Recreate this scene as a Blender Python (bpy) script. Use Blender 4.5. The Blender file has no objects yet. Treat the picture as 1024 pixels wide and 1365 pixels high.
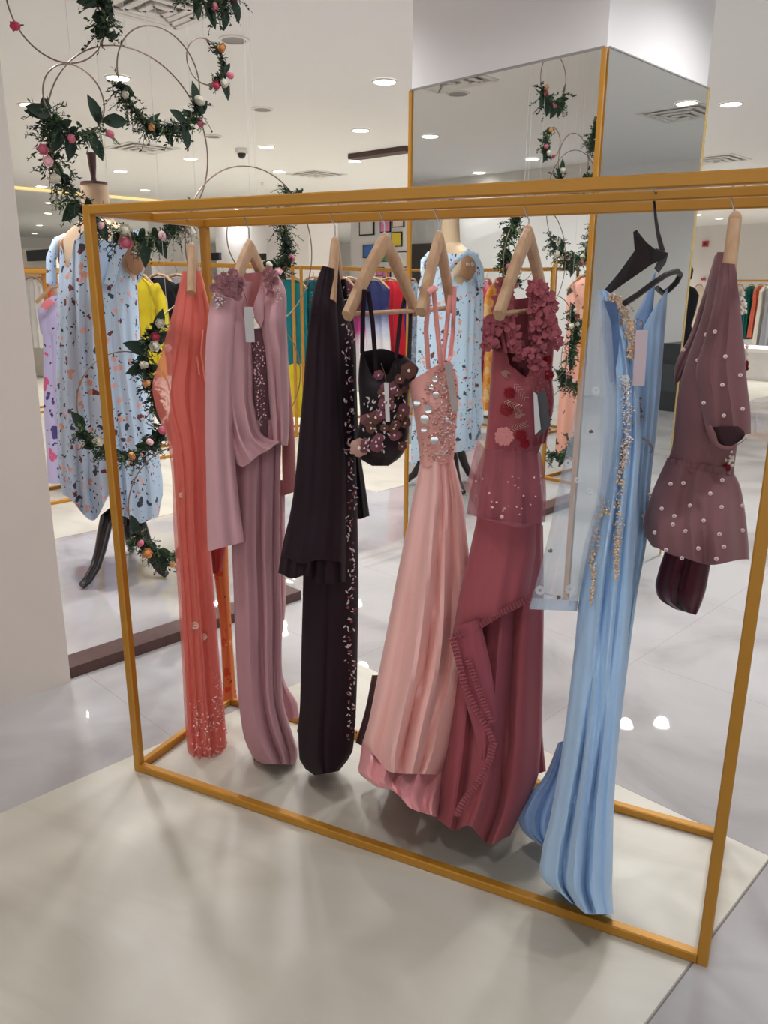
import bpy, math, random
from mathutils import Vector, Matrix, noise as mnoise
D = bpy.data
COL = bpy.context.scene.collection
PI = math.pi
# ------------------------------------------------------------------ camera (metres; rack front-left foot = origin)
CAM = Vector((1.6941, -1.6381, 1.4946)); YAW, PITCH, ROLL, FPX = -0.4564, -0.2762, 0.0048, 1055.59
_f = Vector((math.sin(YAW)*math.cos(PITCH), math.cos(YAW)*math.cos(PITCH), math.sin(PITCH)))
_r0 = Vector((math.cos(YAW), -math.sin(YAW), 0)); _u0 = _r0.cross(_f)
RT = _r0*math.cos(ROLL)+_u0*math.sin(ROLL); UP = -_r0*math.sin(ROLL)+_u0*math.cos(ROLL); FW = _f
cd = D.cameras.new('camera'); cam = D.objects.new('camera', cd); COL.objects.link(cam)
cam.matrix_world = Matrix(((RT.x, UP.x, -FW.x, CAM.x), (RT.y, UP.y, -FW.y, CAM.y), (RT.z, UP.z, -FW.z, CAM.z), (0, 0, 0, 1)))
cd.sensor_fit = 'VERTICAL'; cd.sensor_height = 36; cd.lens = FPX/1365*36; cd.clip_end = 200; cd.clip_start = 0.02
bpy.context.scene.camera = cam
def ray(x, y): return FW+RT*((x-512)/FPX)-UP*((y-682.5)/FPX)
def on_z(x, y, z=0.0):
    d = ray(x, y); return CAM+d*((z-CAM.z)/d.z)
# store axes (pillar, walls, tiles) are turned 18.4 degrees from the rack
TH = math.radians(18.4); CT, ST = math.cos(TH), math.sin(TH)
def W(u, v, z=0.0): return Vector((u*CT+v*ST, -u*ST+v*CT, z))
def UV(p): return (p.x*CT-p.y*ST, p.x*ST+p.y*CT)
AU, AV = W(1, 0), W(0, 1)
def on_u(x, y, U):                       # point of a sight line on the vertical plane u = U
    d = ray(x, y); c = UV(CAM)[0]; k = UV(d)[0]; return CAM+d*((U-c)/k)
def on_v(x, y, V):
    d = ray(x, y); c = UV(CAM)[1]; k = UV(d)[1]; return CAM+d*((V-c)/k)
# ------------------------------------------------------------------ tagging and mesh helpers
def tag(o, label=None, cat=None, group=None, kind=None):
    if label: o['label'] = label
    if cat: o['category'] = cat
    if group: o['group'] = group
    if kind: o['kind'] = kind
    return o
def thing(name, label, cat, loc=(0, 0, 0), group=None):
    o = D.objects.new(name, None); COL.objects.link(o); o.location = loc; o.empty_display_size = .05
    return tag(o, label, cat, group)
class MB:
    def __init__(s): s.v = []; s.f = []; s.m = []; s.mi = 0
    def add(s, vs, fs):
        b = len(s.v); s.v += [tuple(p) for p in vs]
        for f in fs: s.f.append([i+b for i in f]); s.m.append(s.mi)
    def box(s, c, ex, ey, ez):           # centre + three half-axis vectors
        c, ex, ey, ez = map(Vector, (c, ex, ey, ez))
        vs = [c+ex*a+ey*b+ez*d for a in (-1, 1) for b in (-1, 1) for d in (-1, 1)]
        s.add(vs, [(0, 1, 3, 2), (4, 6, 7, 5), (0, 4, 5, 1), (2, 3, 7, 6), (0, 2, 6, 4), (1, 5, 7, 3)])
    def bar(s, a, b, w, h=None, up=(0, 0, 1), ch=0.12):   # bar with chamfered long edges
        a, b = Vector(a), Vector(b); h = h or w; t = (b-a).normalized(); up = Vector(up)
        if abs(t.dot(up)) > .98: up = Vector((1, 0, 0))
        x = t.cross(up).normalized(); y = x.cross(t); c = min(w, h)*ch; w2, h2 = w/2, h/2
        pr = [(-w2+c, -h2), (w2-c, -h2), (w2, -h2+c), (w2, h2-c), (w2-c, h2), (-w2+c, h2), (-w2, h2-c), (-w2, -h2+c)]
        vs = [p+x*i+y*j for p in (a, b) for i, j in pr]
        s.add(vs, [(i, (i+1) % 8, 8+(i+1) % 8, 8+i) for i in range(8)]+[tuple(range(7, -1, -1)), tuple(range(8, 16))])
    def tube(s, pts, r, n=8, cap=True, flat=1.0, flatdir=None):
        pts = [Vector(p) for p in pts]; m = len(pts); rs = r if isinstance(r, (list, tuple)) else [r]*m
        vs = []; fs = []; prev = None
        for i, p in enumerate(pts):
            t = (pts[min(i+1, m-1)]-pts[max(i-1, 0)])
            t = t.normalized() if t.length > 1e-9 else Vector((0, 0, 1))
            if flatdir is not None: x = Vector(flatdir); x = (x-t*x.dot(t)).normalized()
            elif prev is None:
                a = Vector((0, 0, 1)) if abs(t.z) < .9 else Vector((1, 0, 0)); x = t.cross(a).normalized()
            else: x = (prev-t*prev.dot(t)).normalized()
            prev = x; y = t.cross(x)
            for k in range(n):
                q = 2*PI*k/n; vs.append(p+x*(math.cos(q)*rs[i]*flat)+y*(math.sin(q)*rs[i]))
        for i in range(m-1):
            for k in range(n): fs.append((i*n+k, i*n+(k+1) % n, (i+1)*n+(k+1) % n, (i+1)*n+k))
        if cap: fs += [tuple(range(n-1, -1, -1)), tuple(range((m-1)*n, m*n))]
        s.add(vs, fs)
    def disc(s, c, nrm, r, n=10, th=0.0, dome=0.0):
        c, z = Vector(c), Vector(nrm).normalized(); a = Vector((0, 0, 1)) if abs(z.z) < .9 else Vector((1, 0, 0))
        x = z.cross(a).normalized(); y = z.cross(x)
        ring = [c+x*(r*math.cos(2*PI*k/n))+y*(r*math.sin(2*PI*k/n)) for k in range(n)]
        vs = ring+[c+z*(dome if dome else 0)]
        fs = [(k, (k+1) % n, n) for k in range(n)]
        if th:
            vs += [p-z*th for p in ring]; fs += [(k, n+1+k, n+1+(k+1) % n, (k+1) % n) for k in range(n)]
        s.add(vs, fs)
    def ell(s, c, rx, ry, rz, ax=None, n=10, m=7):
        c = Vector(c); ax = ax or (Vector((1, 0, 0)), Vector((0, 1, 0)), Vector((0, 0, 1)))
        vs = []; fs = []
        for j in range(m+1):
            p = PI*j/m
            for k in range(n):
                q = 2*PI*k/n; vs.append(c+ax[0]*(rx*math.sin(p)*math.cos(q))+ax[1]*(ry*math.sin(p)*math.sin(q))+ax[2]*(rz*math.cos(p)))
        for j in range(m):
            for k in range(n): fs.append((j*n+k, j*n+(k+1) % n, (j+1)*n+(k+1) % n, (j+1)*n+k))
        s.add(vs, fs)
    def leaf(s, base, d, nrm, L, w, bend=.25):
        base, d, nrm = Vector(base), Vector(d).normalized(), Vector(nrm)
        x = d.cross(nrm)
        x = x.normalized() if x.length > 1e-6 else Vector((1, 0, 0)); z = x.cross(d)
        vs = []
        for t, k in ((0, .06), (.22, .72), (.5, 1), (.78, .66), (1, .03)):
            c = base+d*(L*t)-z*(bend*L*t*t); vs += [c-x*(w*k)+z*(w*k*.3), c, c+x*(w*k)+z*(w*k*.3)]
        fs = []
        for i in range(4):
            a = i*3; fs += [(a, a+1, a+4, a+3), (a+1, a+2, a+5, a+4)]
        s.add(vs, fs)
    def loft(s, rings, cap=True):
        n = len(rings[0]); m = len(rings); vs = [p for r in rings for p in r]
        fs = [(i*n+k, i*n+(k+1) % n, (i+1)*n+(k+1) % n, (i+1)*n+k) for i in range(m-1) for k in range(n)]
        if cap: fs += [tuple(range(n-1, -1, -1)), tuple(range((m-1)*n, m*n))]
        s.add(vs, fs)
    def build(s, name, mat, parent=None, smooth=True, label=None):
        me = D.meshes.new(name); me.from_pydata(s.v, [], s.f)
        for m_ in (mat if isinstance(mat, (list, tuple)) else [mat]): me.materials.append(m_)
        me.polygons.foreach_set('material_index', s.m)
        if smooth:
            me.polygons.foreach_set('use_smooth', [True]*len(me.polygons))
            try: me.set_sharp_from_angle(angle=math.radians(42))
            except Exception: pass
        me.update()
        o = D.objects.new(name, me); COL.objects.link(o)
        if parent is not None:
            o.parent = parent
            q = parent; off = Vector((0, 0, 0))
            while q is not None: off += q.location; q = q.parent
            o.location = -off
        if label: o['label'] = label
        return o
# ------------------------------------------------------------------ materials
def lin(c): return tuple((x/255/12.92 if x/255 <= .04045 else ((x/255+.055)/1.055)**2.4) for x in c)+(1,)
def newmat(name):
    m = D.materials.new(name); m.use_nodes = True; nt = m.node_tree; nt.nodes.clear()
    o = nt.nodes.new('ShaderNodeOutputMaterial'); b = nt.nodes.new('ShaderNodeBsdfPrincipled'); nt.links.new(b.outputs[0], o.inputs[0])
    return m, nt, b
def nd(nt, t, **kw):
    n = nt.nodes.new(t)
    for k, v in kw.items():
        if k.startswith('i_'): n.inputs[int(k[2:])].default_value = v
        else: setattr(n, k, v)
    return n
def mix(nt, fac, a, b):
    m = nt.nodes.new('ShaderNodeMix'); m.data_type = 'RGBA'
    for s, v in ((m.inputs[0], fac), (m.inputs[6], a), (m.inputs[7], b)):
        if isinstance(v, (int, float, tuple)): s.default_value = v
        else: nt.links.new(v, s)
    return m.outputs[2]
def mth(nt, op, a, b=0.0):
    m = nt.nodes.new('ShaderNodeMath'); m.operation = op
    for s, v in ((m.inputs[0], a), (m.inputs[1], b)):
        if isinstance(v, (int, float)): s.default_value = v
        else: nt.links.new(v, s)
    return m.outputs[0]
def coord(nt): return nd(nt, 'ShaderNodeNewGeometry').outputs['Position']
_mc = {}
def plain(name, rgb, rough=.5, metal=0., var=.06, scale=9., bump=0., spec=.5, alpha=1., sheen=0., coat=0., emis=0.):
    if name in _mc: return _mc[name]
    m, nt, b = newmat(name); c = lin(rgb)
    n = nd(nt, 'ShaderNodeTexNoise'); n.inputs['Scale'].default_value = scale; n.inputs['Detail'].default_value = 4
    nt.links.new(coord(nt), n.inputs['Vector'])
    dk = tuple(x*(1-var*1.6) for x in c[:3])+(1,); lt = tuple(min(1, x*(1+var)) for x in c[:3])+(1,)
    nt.links.new(mix(nt, n.outputs[0], dk, lt), b.inputs['Base Color'])
    b.inputs['Roughness'].default_value = rough; b.inputs['Metallic'].default_value = metal; b.inputs['Specular IOR Level'].default_value = spec
    if sheen: b.inputs['Sheen Weight'].default_value = sheen; b.inputs['Sheen Roughness'].default_value = .4
    if alpha < 1: b.inputs['Alpha'].default_value = alpha
    if coat: b.inputs['Coat Weight'].default_value = coat
    if emis: b.inputs['Emission Color'].default_value = c; b.inputs['Emission Strength'].default_value = emis
    if bump:
        n2 = nd(nt, 'ShaderNodeTexNoise'); n2.inputs['Scale'].default_value = scale*18; nt.links.new(coord(nt), n2.inputs['Vector'])
        bp = nd(nt, 'ShaderNodeBump'); bp.inputs['Strength'].default_value = bump; bp.inputs['Distance'].default_value = .002
        nt.links.new(n2.outputs[0], bp.inputs['Height']); nt.links.new(bp.outputs[0], b.inputs['Normal'])
    _mc[name] = m; return m
def cloth(name, rgb, rough=.75, sheen=.12, var=.05, alpha=1., spec=.25, bump=.25): return plain(name, rgb, rough, 0, var, 14., bump, spec, alpha, sheen)
def sheer(name, rgb, alpha=.45, streak=.25):   # tulle: opacity varies along soft vertical streaks
    m, nt, b = newmat(name); b.inputs['Base Color'].default_value = lin(rgb); b.inputs['Roughness'].default_value = .7; b.inputs['Specular IOR Level'].default_value = .15
    mp = nd(nt, 'ShaderNodeMapping'); mp.inputs['Scale'].default_value = (40, 40, 3); nt.links.new(coord(nt), mp.inputs[0])
    n = nd(nt, 'ShaderNodeTexNoise'); n.inputs['Scale'].default_value = 1.; nt.links.new(mp.outputs[0], n.inputs['Vector'])
    a = mth(nt, 'ADD', mth(nt, 'MULTIPLY', n.outputs[0], streak*2), alpha-streak); nt.links.new(a, b.inputs['Alpha'])
    return m
def floral(name, base, cols, scale=18., size=.32, leafcol=(60, 70, 80), second=True, zmix=None):
    m, nt, b = newmat(name); b.inputs['Roughness'].default_value = .7; b.inputs['Specular IOR Level'].default_value = .2
    P = coord(nt); cur = lin(base)
    ns = nd(nt, 'ShaderNodeTexNoise'); ns.inputs['Scale'].default_value = scale*1.6; nt.links.new(P, ns.inputs['Vector'])
    vm = nd(nt, 'ShaderNodeVectorMath', operation='MULTIPLY_ADD'); nt.links.new(ns.outputs['Color'], vm.inputs[0]); vm.inputs[1].default_value = (1.1/scale,)*3; nt.links.new(P, vm.inputs[2])
    def layer(sc, sz, colors, prev, off):
        mp = nd(nt, 'ShaderNodeMapping'); mp.inputs['Location'].default_value = (off, off*2, off*.7); nt.links.new(vm.outputs[0], mp.inputs[0])
        v = nd(nt, 'ShaderNodeTexVoronoi'); v.inputs['Scale'].default_value = sc; nt.links.new(mp.outputs[0], v.inputs['Vector'])
        r = nd(nt, 'ShaderNodeValToRGB'); r.color_ramp.interpolation = 'CONSTANT'
        sp = nd(nt, 'ShaderNodeSeparateColor'); nt.links.new(v.outputs['Color'], sp.inputs[0]); nt.links.new(sp.outputs[0], r.inputs[0])
        e = r.color_ramp.elements
        e[0].position = 0; e[0].color = lin(colors[0]); e[1].position = 1/len(colors); e[1].color = lin(colors[min(1, len(colors)-1)])
        for i in range(2, len(colors)): q = e.new(i/len(colors)); q.color = lin(colors[i])
        k = mth(nt, 'LESS_THAN', v.outputs['Distance'], sz); return mix(nt, k, prev, r.outputs[0])
    if second: cur = layer(scale*1.9, size*.72, [leafcol, tuple(int(x*.75) for x in leafcol), base, base], cur, 3.1)
    cur = layer(scale, size, list(cols)+[base], cur, 0.)
    nt.links.new(cur, b.inputs['Base Color']); return m
def zgrad(name, stops, rough=.75):      # stops: (z, rgb)
    m, nt, b = newmat(name); b.inputs['Roughness'].default_value = rough
    sx = nd(nt, 'ShaderNodeSeparateXYZ'); nt.links.new(coord(nt), sx.inputs[0])
    n = nd(nt, 'ShaderNodeTexNoise'); n.inputs['Scale'].default_value = 6; nt.links.new(coord(nt), n.inputs['Vector'])
    z = mth(nt, 'ADD', sx.outputs[2], mth(nt, 'MULTIPLY', mth(nt, 'SUBTRACT', n.outputs[0], .5), .25))
    r = nd(nt, 'ShaderNodeValToRGB'); nt.links.new(mth(nt, 'DIVIDE', z, 2.), r.inputs[0]); e = r.color_ramp.elements
    st = sorted(stops); e[0].position = st[0][0]/2; e[0].color = lin(st[0][1]); e[1].position = st[-1][0]/2; e[1].color = lin(st[-1][1])
    for z_, c in st[1:-1]: q = e.new(z_/2); q.color = lin(c)
    nt.links.new(r.outputs[0], b.inputs['Base Color']); return m
GOLD = plain('gold_paint', (186, 130, 42), .36, .25, .05, 6., 0., .5)
STEEL = plain('steel', (190, 190, 190), .25, 1.)
WOOD = None
def woodmat(name, a, b_, sc=3.):
    m, nt, b = newmat(name); mp = nd(nt, 'ShaderNodeMapping'); mp.inputs['Scale'].default_value = (sc*9, sc*9, sc); nt.links.new(coord(nt), mp.inputs[0])
    n = nd(nt, 'ShaderNodeTexNoise'); n.inputs['Scale'].default_value = 2.; n.inputs['Detail'].default_value = 5; nt.links.new(mp.outputs[0], n.inputs['Vector'])
    nt.links.new(mix(nt, n.outputs[0], lin(a), lin(b_)), b.inputs['Base Color']); b.inputs['Roughness'].default_value = .5; return m
WOOD = woodmat('maple_wood', (168, 124, 88), (214, 178, 140))
DKWOOD = woodmat('dark_wood', (58, 36, 32), (92, 62, 54), 2.)
BLACK = plain('black_plastic', (26, 25, 27), .38)
BLKLAC = plain('black_lacquer', (30, 24, 25), .25, coat=.3)
LINEN = plain('linen', (196, 168, 138), .85, bump=.3)
WHITE = plain('white_paint', (236, 230, 226), .7, var=.01)
PAPER = plain('tag_paper', (214, 208, 206), .6)
MIRROR, _nt, _b = newmat('mirror_glass')
_b.inputs['Base Color'].default_value = (.87, .90, .87, 1); _b.inputs['Metallic'].default_value = 1; _b.inputs['Roughness'].default_value = .015
def emit(name, rgb, s):
    m, nt, b = newmat(name); b.inputs['Base Color'].default_value = lin(rgb); b.inputs['Emission Color'].default_value = lin(rgb); b.inputs['Emission Strength'].default_value = s; return m
LAMP = emit('lamp_lens', (255, 250, 240), 9.)
# ------------------------------------------------------------------ the setting
CH = 3.05; EK = 2.7
def floor_mat():
    m, nt, b = newmat('polished_stone'); P = coord(nt)
    mp = nd(nt, 'ShaderNodeMapping'); mp.inputs['Rotation'].default_value = (0, 0, TH); nt.links.new(P, mp.inputs[0])
    sx = nd(nt, 'ShaderNodeSeparateXYZ'); nt.links.new(mp.outputs[0], sx.inputs[0]); u, v = sx.outputs[0], sx.outputs[1]
    def gt(a, x): return mth(nt, 'GREATER_THAN', a, x)
    def lt(a, x): return mth(nt, 'LESS_THAN', a, x)
    def mul(*a):
        r = a[0]
        for q in a[1:]: r = mth(nt, 'MULTIPLY', r, q)
        return r
    r1 = mul(gt(u, -.08), lt(u, 1.60), lt(v, 1.03)); r2 = mul(lt(u, -2.0), gt(v, 3.1)); r3 = mul(lt(u, -2.56), lt(v, 3.1), gt(v, -.2))
    cream = mth(nt, 'MAXIMUM', r1, mth(nt, 'MAXIMUM', r2, r3))
    n1 = nd(nt, 'ShaderNodeTexNoise'); n1.inputs['Scale'].default_value = 1.1; n1.inputs['Detail'].default_value = 7; n1.inputs['Distortion'].default_value = 1.2; nt.links.new(P, n1.inputs['Vector'])
    mp2 = nd(nt, 'ShaderNodeMapping'); mp2.inputs['Scale'].default_value = (1., 3.2, 1.); mp2.inputs['Rotation'].default_value = (0, 0, .25); nt.links.new(P, mp2.inputs[0])
    n2 = nd(nt, 'ShaderNodeTexNoise'); n2.inputs['Scale'].default_value = 1.6; n2.inputs['Detail'].default_value = 8; n2.inputs['Distortion'].default_value = .8; nt.links.new(mp2.outputs[0], n2.inputs['Vector'])
    def ramp(src, stops):
        r = nd(nt, 'ShaderNodeValToRGB'); nt.links.new(src, r.inputs[0]); e = r.color_ramp.elements
        e[0].position, e[0].color = stops[0][0], lin(stops[0][1]); e[1].position, e[1].color = stops[-1][0], lin(stops[-1][1])
        for p_, c in stops[1:-1]: q = e.new(p_); q.color = lin(c)
        return r.outputs[0]
    cr = ramp(n2.outputs[0], [(.3, (184, 177, 160)), (.48, (196, 189, 173)), (.7, (202, 196, 182))])
    wh = ramp(n1.outputs[0], [(.32, (144, 140, 138)), (.46, (168, 163, 160)), (.6, (177, 173, 171))])
    def joint(c, per, off):
        f = mth(nt, 'FRACT', mth(nt, 'DIVIDE', mth(nt, 'ADD', c, 40*per+off), per)); return mth(nt, 'LESS_THAN', f, .0032/per)
    jw = mth(nt, 'MAXIMUM', joint(u, .84, .08), joint(v, .84, .65))
    e1 = mth(nt, 'MAXIMUM', mul(lt(mth(nt, 'ABSOLUTE', mth(nt, 'SUBTRACT', u, 1.60)), .0035), lt(v, 1.03)), mth(nt, 'MAXIMUM', mul(lt(mth(nt, 'ABSOLUTE', mth(nt, 'ADD', u, 2.0)), .006), gt(v, 3.1)), mul(lt(mth(nt, 'ABSOLUTE', mth(nt, 'ADD', u, 2.56)), .005), lt(v, 3.1))))
    c = mix(nt, cream, wh, cr)
    c = mix(nt, mth(nt, 'MULTIPLY', jw, mth(nt, 'SUBTRACT', .38, mth(nt, 'MULTIPLY', cream, .38))), c, lin((120, 112, 108)))
    c = mix(nt, mth(nt, 'MULTIPLY', e1, .7), c, lin((90, 76, 70)))
    nt.links.new(c, b.inputs['Base Color']); b.inputs['Specular IOR Level'].default_value = .5
    rg = mth(nt, 'ADD', mth(nt, 'MULTIPLY', n1.outputs[0], .02), mth(nt, 'ADD', .008, mth(nt, 'MULTIPLY', cream, .36))); nt.links.new(rg, b.inputs['Roughness'])
    return m
def struct(name, m, mat, smooth=False): return tag(m.build(name, mat, None, smooth), kind='structure')
def slab(u0, u1, v0, v1, z0, z1, mb=None):
    mb = mb or MB(); c = W((u0+u1)/2, (v0+v1)/2, (z0+z1)/2); mb.box(c, AU*((u1-u0)/2), AV*((v1-v0)/2), Vector((0, 0, (z1-z0)/2))); return mb
struct('floor', slab(-26, 12, -9, 22, -.1, 0), floor_mat())
CEIL = plain('ceiling_paint', (240, 239, 238), .9, var=.01)
WALLM = plain('wall_paint', (207, 197, 187), .8, var=.015)
WALLG = plain('wall_grey', (222, 218, 214), .8, var=.01)
struct('ceiling', slab(-26, 12, -9, 22, CH, CH+.1), CEIL)
struct('wall_left', slab(-.85, -.715, -5.5, .12, 0, CH), WALLM)
struct('wall_back', slab(-26, 12, 20, 20.2, 0, CH), WALLG)
struct('wall_side', slab(.3, 8, 9.3, 9.45, 0, CH), WALLG)
struct('wall_rear', slab(-9, -.86, -4.3, -4.15, 0, CH), WALLG)
struct('wall_far', slab(-26, -25.8, -9, 22, 0, CH), WALLG)
a = MB(); a.bar(on_z(-60, 241, CH)-Vector((0, 0, .02)), on_z(236, 269, CH)-Vector((0, 0, .02)), .16, .03); struct('trim_1', a, emit('cove_glow', (255, 228, 160), .5))
# mirrored pillar
pl = slab(-.91, .19, 2.25, 3.23, 0, CH)
struct('wall_pillar', pl, plain('pillar_paint', (226, 222, 219), .8, var=.01))
MT = 2.455
mp_ = tag(slab(-.90, .178, 2.238, 2.249, 0.004, MT).build('mirror_panel', MIRROR, None, False), 'tall gold-edged wall mirror on the pillar, reflecting mannequin and hoops', 'mirror')
g = MB()
for uu in (-.903, .188): slab(uu-.010, uu+.010, 2.230, 2.2375, 0.004, MT, g)
g.build('gold_trim', GOLD, mp_, False, 'thin gold upright edging')
g = slab(-.905, .19, 2.228, 2.2375, MT+.0005, MT+.006); g.build('top_edge', plain('grey_edge', (150, 146, 142), .4), mp_, False)
mp2_ = tag(slab(.191, .202, 2.252, 3.225, 0.004, MT).build('mirror_panel', MIRROR, None, False), 'narrow mirror on the pillar side facing the plum top, reflecting plain wall', 'mirror')
g = slab(.198, .206, 3.2265, 3.235, 0.004, MT); g.build('gold_trim', plain('pale_gold', (200, 170, 110), .4, .4), mp2_, False, 'thin pale gold edging')
g = slab(.19, .206, 2.252, 3.225, MT+.0005, MT+.006); g.build('top_edge', plain('grey_edge', (150, 146, 142), .4), mp2_, False)
# plinth under the hoop screen
tag(slab(-.86, -.742, .135, 1.31, 0, .046).build('wooden_plinth', DKWOOD, None, False), 'long low dark brown wooden plinth on the floor below the mannequin', 'plinth')
# ------------------------------------------------------------------ ceiling fittings
RIM = plain('lamp_rim', (230, 226, 222), .5); GRILLE = plain('vent_grille', (150, 146, 143), .6)
def downlight(p, label, r=.075, power=0, lit=True):
    t = thing('downlight', label, 'ceiling light', (p.x, p.y, CH), 'recessed round ceiling downlights')
    a = MB(); n = 20; rg = []
    for rr, zz in ((r*1.22, -.001), (r*1.2, -.009), (r*1.02, -.011), (r*.98, -.004)):
        rg.append([Vector((p.x+rr*math.cos(2*PI*k/n), p.y+rr*math.sin(2*PI*k/n), CH+zz)) for k in range(n)])
    a.loft(rg, False); a.build('rim', RIM, t)
    b = MB(); b.disc((p.x, p.y, CH-.005), (0, 0, -1), r, 20, 0, .004); b.build('lens', LAMP, t)
    if power:
        ld = D.lights.new('downlight_lamp', 'SPOT'); ld.energy = power*EK; ld.spot_size = math.radians(150); ld.spot_blend = 1.; ld.shadow_soft_size = .07; ld.color = (.96, .98, 1.02)
        lo = D.objects.new('downlight_lamp', ld); COL.objects.link(lo); lo.location = (p.x, p.y, CH-.03)
DL = [((513, 108), 'lit ceiling downlight nearest the pillar, alone above the gold rail'),
 ((481, 173), 'lit ceiling downlight just above the dark ceiling slot'),
 ((355, 195), 'lit ceiling downlight above the arching wire hoop, beside the dome camera'),
 ((372, 228), 'lit ceiling downlight between the arching wire hoop and the square vent'),
 ((473, 214), 'lit ceiling downlight just below the dark ceiling slot'),
 ((157, 103), 'large lit ceiling downlight seen inside the two big wire hoops'),
 ((39, 139), 'large lit ceiling downlight close to the white wall edge'),
 ((254, 211), 'lit ceiling downlight under the middle hoop garland'),
 ((160, 228), 'lit ceiling downlight between mannequin finial and hoop garland'),
 ((193, 253), 'lit ceiling downlight just above the corner of the gold rack'),
 ((55, 248), 'lit ceiling downlight between white wall and garland, above the yellow cove line'),
 ((66, 270), 'lit ceiling downlight just below the yellow cove line by the white wall'),
 ((64, 284), 'small lit ceiling downlight beside the mannequin shoulder, upper of three'),
 ((53, 300), 'small lit ceiling downlight beside the mannequin shoulder, second of three'),
 ((46, 311), 'small lit ceiling downlight beside the mannequin shoulder, lowest of three'),
 ((975, 138), 'lit ceiling downlight alone on the ceiling to the right of the pillar'),
 ((930, 286), 'lit ceiling downlight next to the narrow mirror, below the rail'),
 ((959, 291), 'lit ceiling downlight just beside the plum top hanger, below the rail'),
 ((936, 303), 'lit ceiling downlight lowest beside the narrow mirror above the red alarm'),
 ((1014, 299), 'lit ceiling downlight past the plum top hanger at the picture edge'),
 ((302, 305), 'small lit ceiling downlight below the rail beside the mauve hanger'),
 ((364, 309), 'small lit ceiling downlight below the rail beside the leafy hoop')]
for q, l in DL:
    p = on_z(q[0], q[1], CH); dist = (p-CAM).length
    downlight(p, l, .085, 32 if dist < 14 else 0)
# the same kind of light seen only in the mirror
for u, v in ((-3.99, -1.39), (-5.33, -3.93), (-4.07, -3.4)):
    downlight(W(u, v), 'lit ceiling downlight over the racks behind the white wall, seen in the pillar mirror', .085, 30)
for u, v in ((1.74, 6.22),): downlight(W(u, v), 'lit ceiling downlight seen in the narrow mirror beside its vent', .085, 30)
for u, v, e in ((.75, 1.75, 20), (.2, -.6, 20), (1.9, -.9, 16), (-.2, 1.2, 20), (1.9, 2.6, 16), (-2.0, .6, 60), (-1.5, 2.0, 40), (-2.3, 2.2, 36), (1.6, 4.2, 34), (-.2, 4.3, 34), (2.4, .6, 16), (.85, 2.8, 36), (-6, 9, 150), (-9, 5, 150), (-12, 9, 180), (-5, 14, 180), (-1, 13, 180), (-14, 14, 180), (-18, 9, 180), (-20, 15, 200), (-9, 18, 180), (-6, 5.2, 50), (-6, -2, 60), (-3, -3, 50), (-2.5, 18, 200), (-7, 12, 150), (2, 7.6, 50)):
    ld = D.lights.new('overhead_fill', 'SPOT'); ld.energy = e*EK; ld.spot_size = math.radians(150); ld.spot_blend = 1.; ld.shadow_soft_size = .09; ld.color = (.96, .98, 1.02)  # unseen spots without fittings, added to brighten floor, pillar and far shop
    lo = D.objects.new('overhead_fill', ld); COL.objects.link(lo); lo.location = W(u, v, CH-.03)
def vent(p, label, L=.6, w=.6, grp='square ceiling air vents', dark=False):
    t = thing('ceiling_vent', label, 'air vent', (p.x, p.y, CH), grp); a = MB()
    for k in (1, .72, .46, .22): 
        h = k/2; z = CH-.004-(1-k)*.035
        for s in (-1, 1):
            a.box(Vector((p.x, p.y, z))+AU*(s*h*L), AU*.022, AV*(h*w), Vector((0, 0, .004))); a.box(Vector((p.x, p.y, z))+AV*(s*h*w), AU*(h*L), AV*.022, Vector((0, 0, .004)))
    a.build('frame', RIM if not dark else GRILLE, t, False)
    b = MB(); b.box((p.x, p.y, CH-.0015), AU*(L/2), AV*(w/2), Vector((0, 0, .001))); b.build('opening', plain('vent_dark', (186, 180, 176), .8), t, False)
vent(on_z(210, 6, CH), 'square ceiling vent partly cut off by the top of the picture')
vent(on_z(422, 232, CH), 'square ceiling vent just above the rail, past the arching wire hoop')
vent(on_z(955, 212, CH), 'square ceiling vent beside the pillar, just above the rail')
vent(on_z(190, 197, CH), 'square ceiling vent behind the middle hoop garland')
vent(W(-2.35, .33), 'square ceiling vent seen in the pillar mirror at its top corner')
vent(W(1.95, 6.6), 'square ceiling vent seen in the narrow mirror')
def speaker(p, label):
    t = thing('ceiling_speaker', label, 'speaker', (p.x, p.y, CH), 'round ceiling speakers'); a = MB(); n = 20
    a.loft([[Vector((p.x+r*math.cos(2*PI*k/n), p.y+r*math.sin(2*PI*k/n), CH+z)) for k in range(n)] for r, z in ((.1, -.001), (.098, -.008), (.08, -.01))], False); a.build('rim', RIM, t)
    b = MB(); b.disc((p.x, p.y, CH-.008), (0, 0, -1), .082, 18); b.build('grille', GRILLE, t)
speaker(on_z(312, 52, CH), 'round grey ceiling speaker beside the small orange-flowered hoop')
speaker(on_z(350, 145, CH), 'round grey ceiling speaker midway across the ceiling')
speaker(on_z(284, 181, CH), 'round grey ceiling speaker behind the long curving hoop wire')
speaker(W(-2.55, -.1), 'round grey ceiling speaker seen in the pillar mirror')
p = on_z(322, 198, CH); t = thing('dome_camera', 'small black dome camera on white mount hanging from the ceiling', 'security camera', (p.x, p.y, CH))
a = MB(); a.tube([(p.x, p.y, CH), (p.x, p.y, CH-.05)], [.07, .075], 16); a.build('mount', RIM, t)
a = MB(); a.ell((p.x, p.y, CH-.055), .05, .05, .055, None, 14, 8); a.build('dome', BLACK, t)
q0, q1 = on_z(470, 206, CH), on_z(546, 195, CH)
a = MB(); a.bar(q0-Vector((0, 0, .03)), q1-Vector((0, 0, .03)), .16, .058); tag(a.build('ceiling_slot', DKWOOD, None, False), 'long dark brown slot fitting on the ceiling beside the pillar', 'ceiling fitting')
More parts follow.
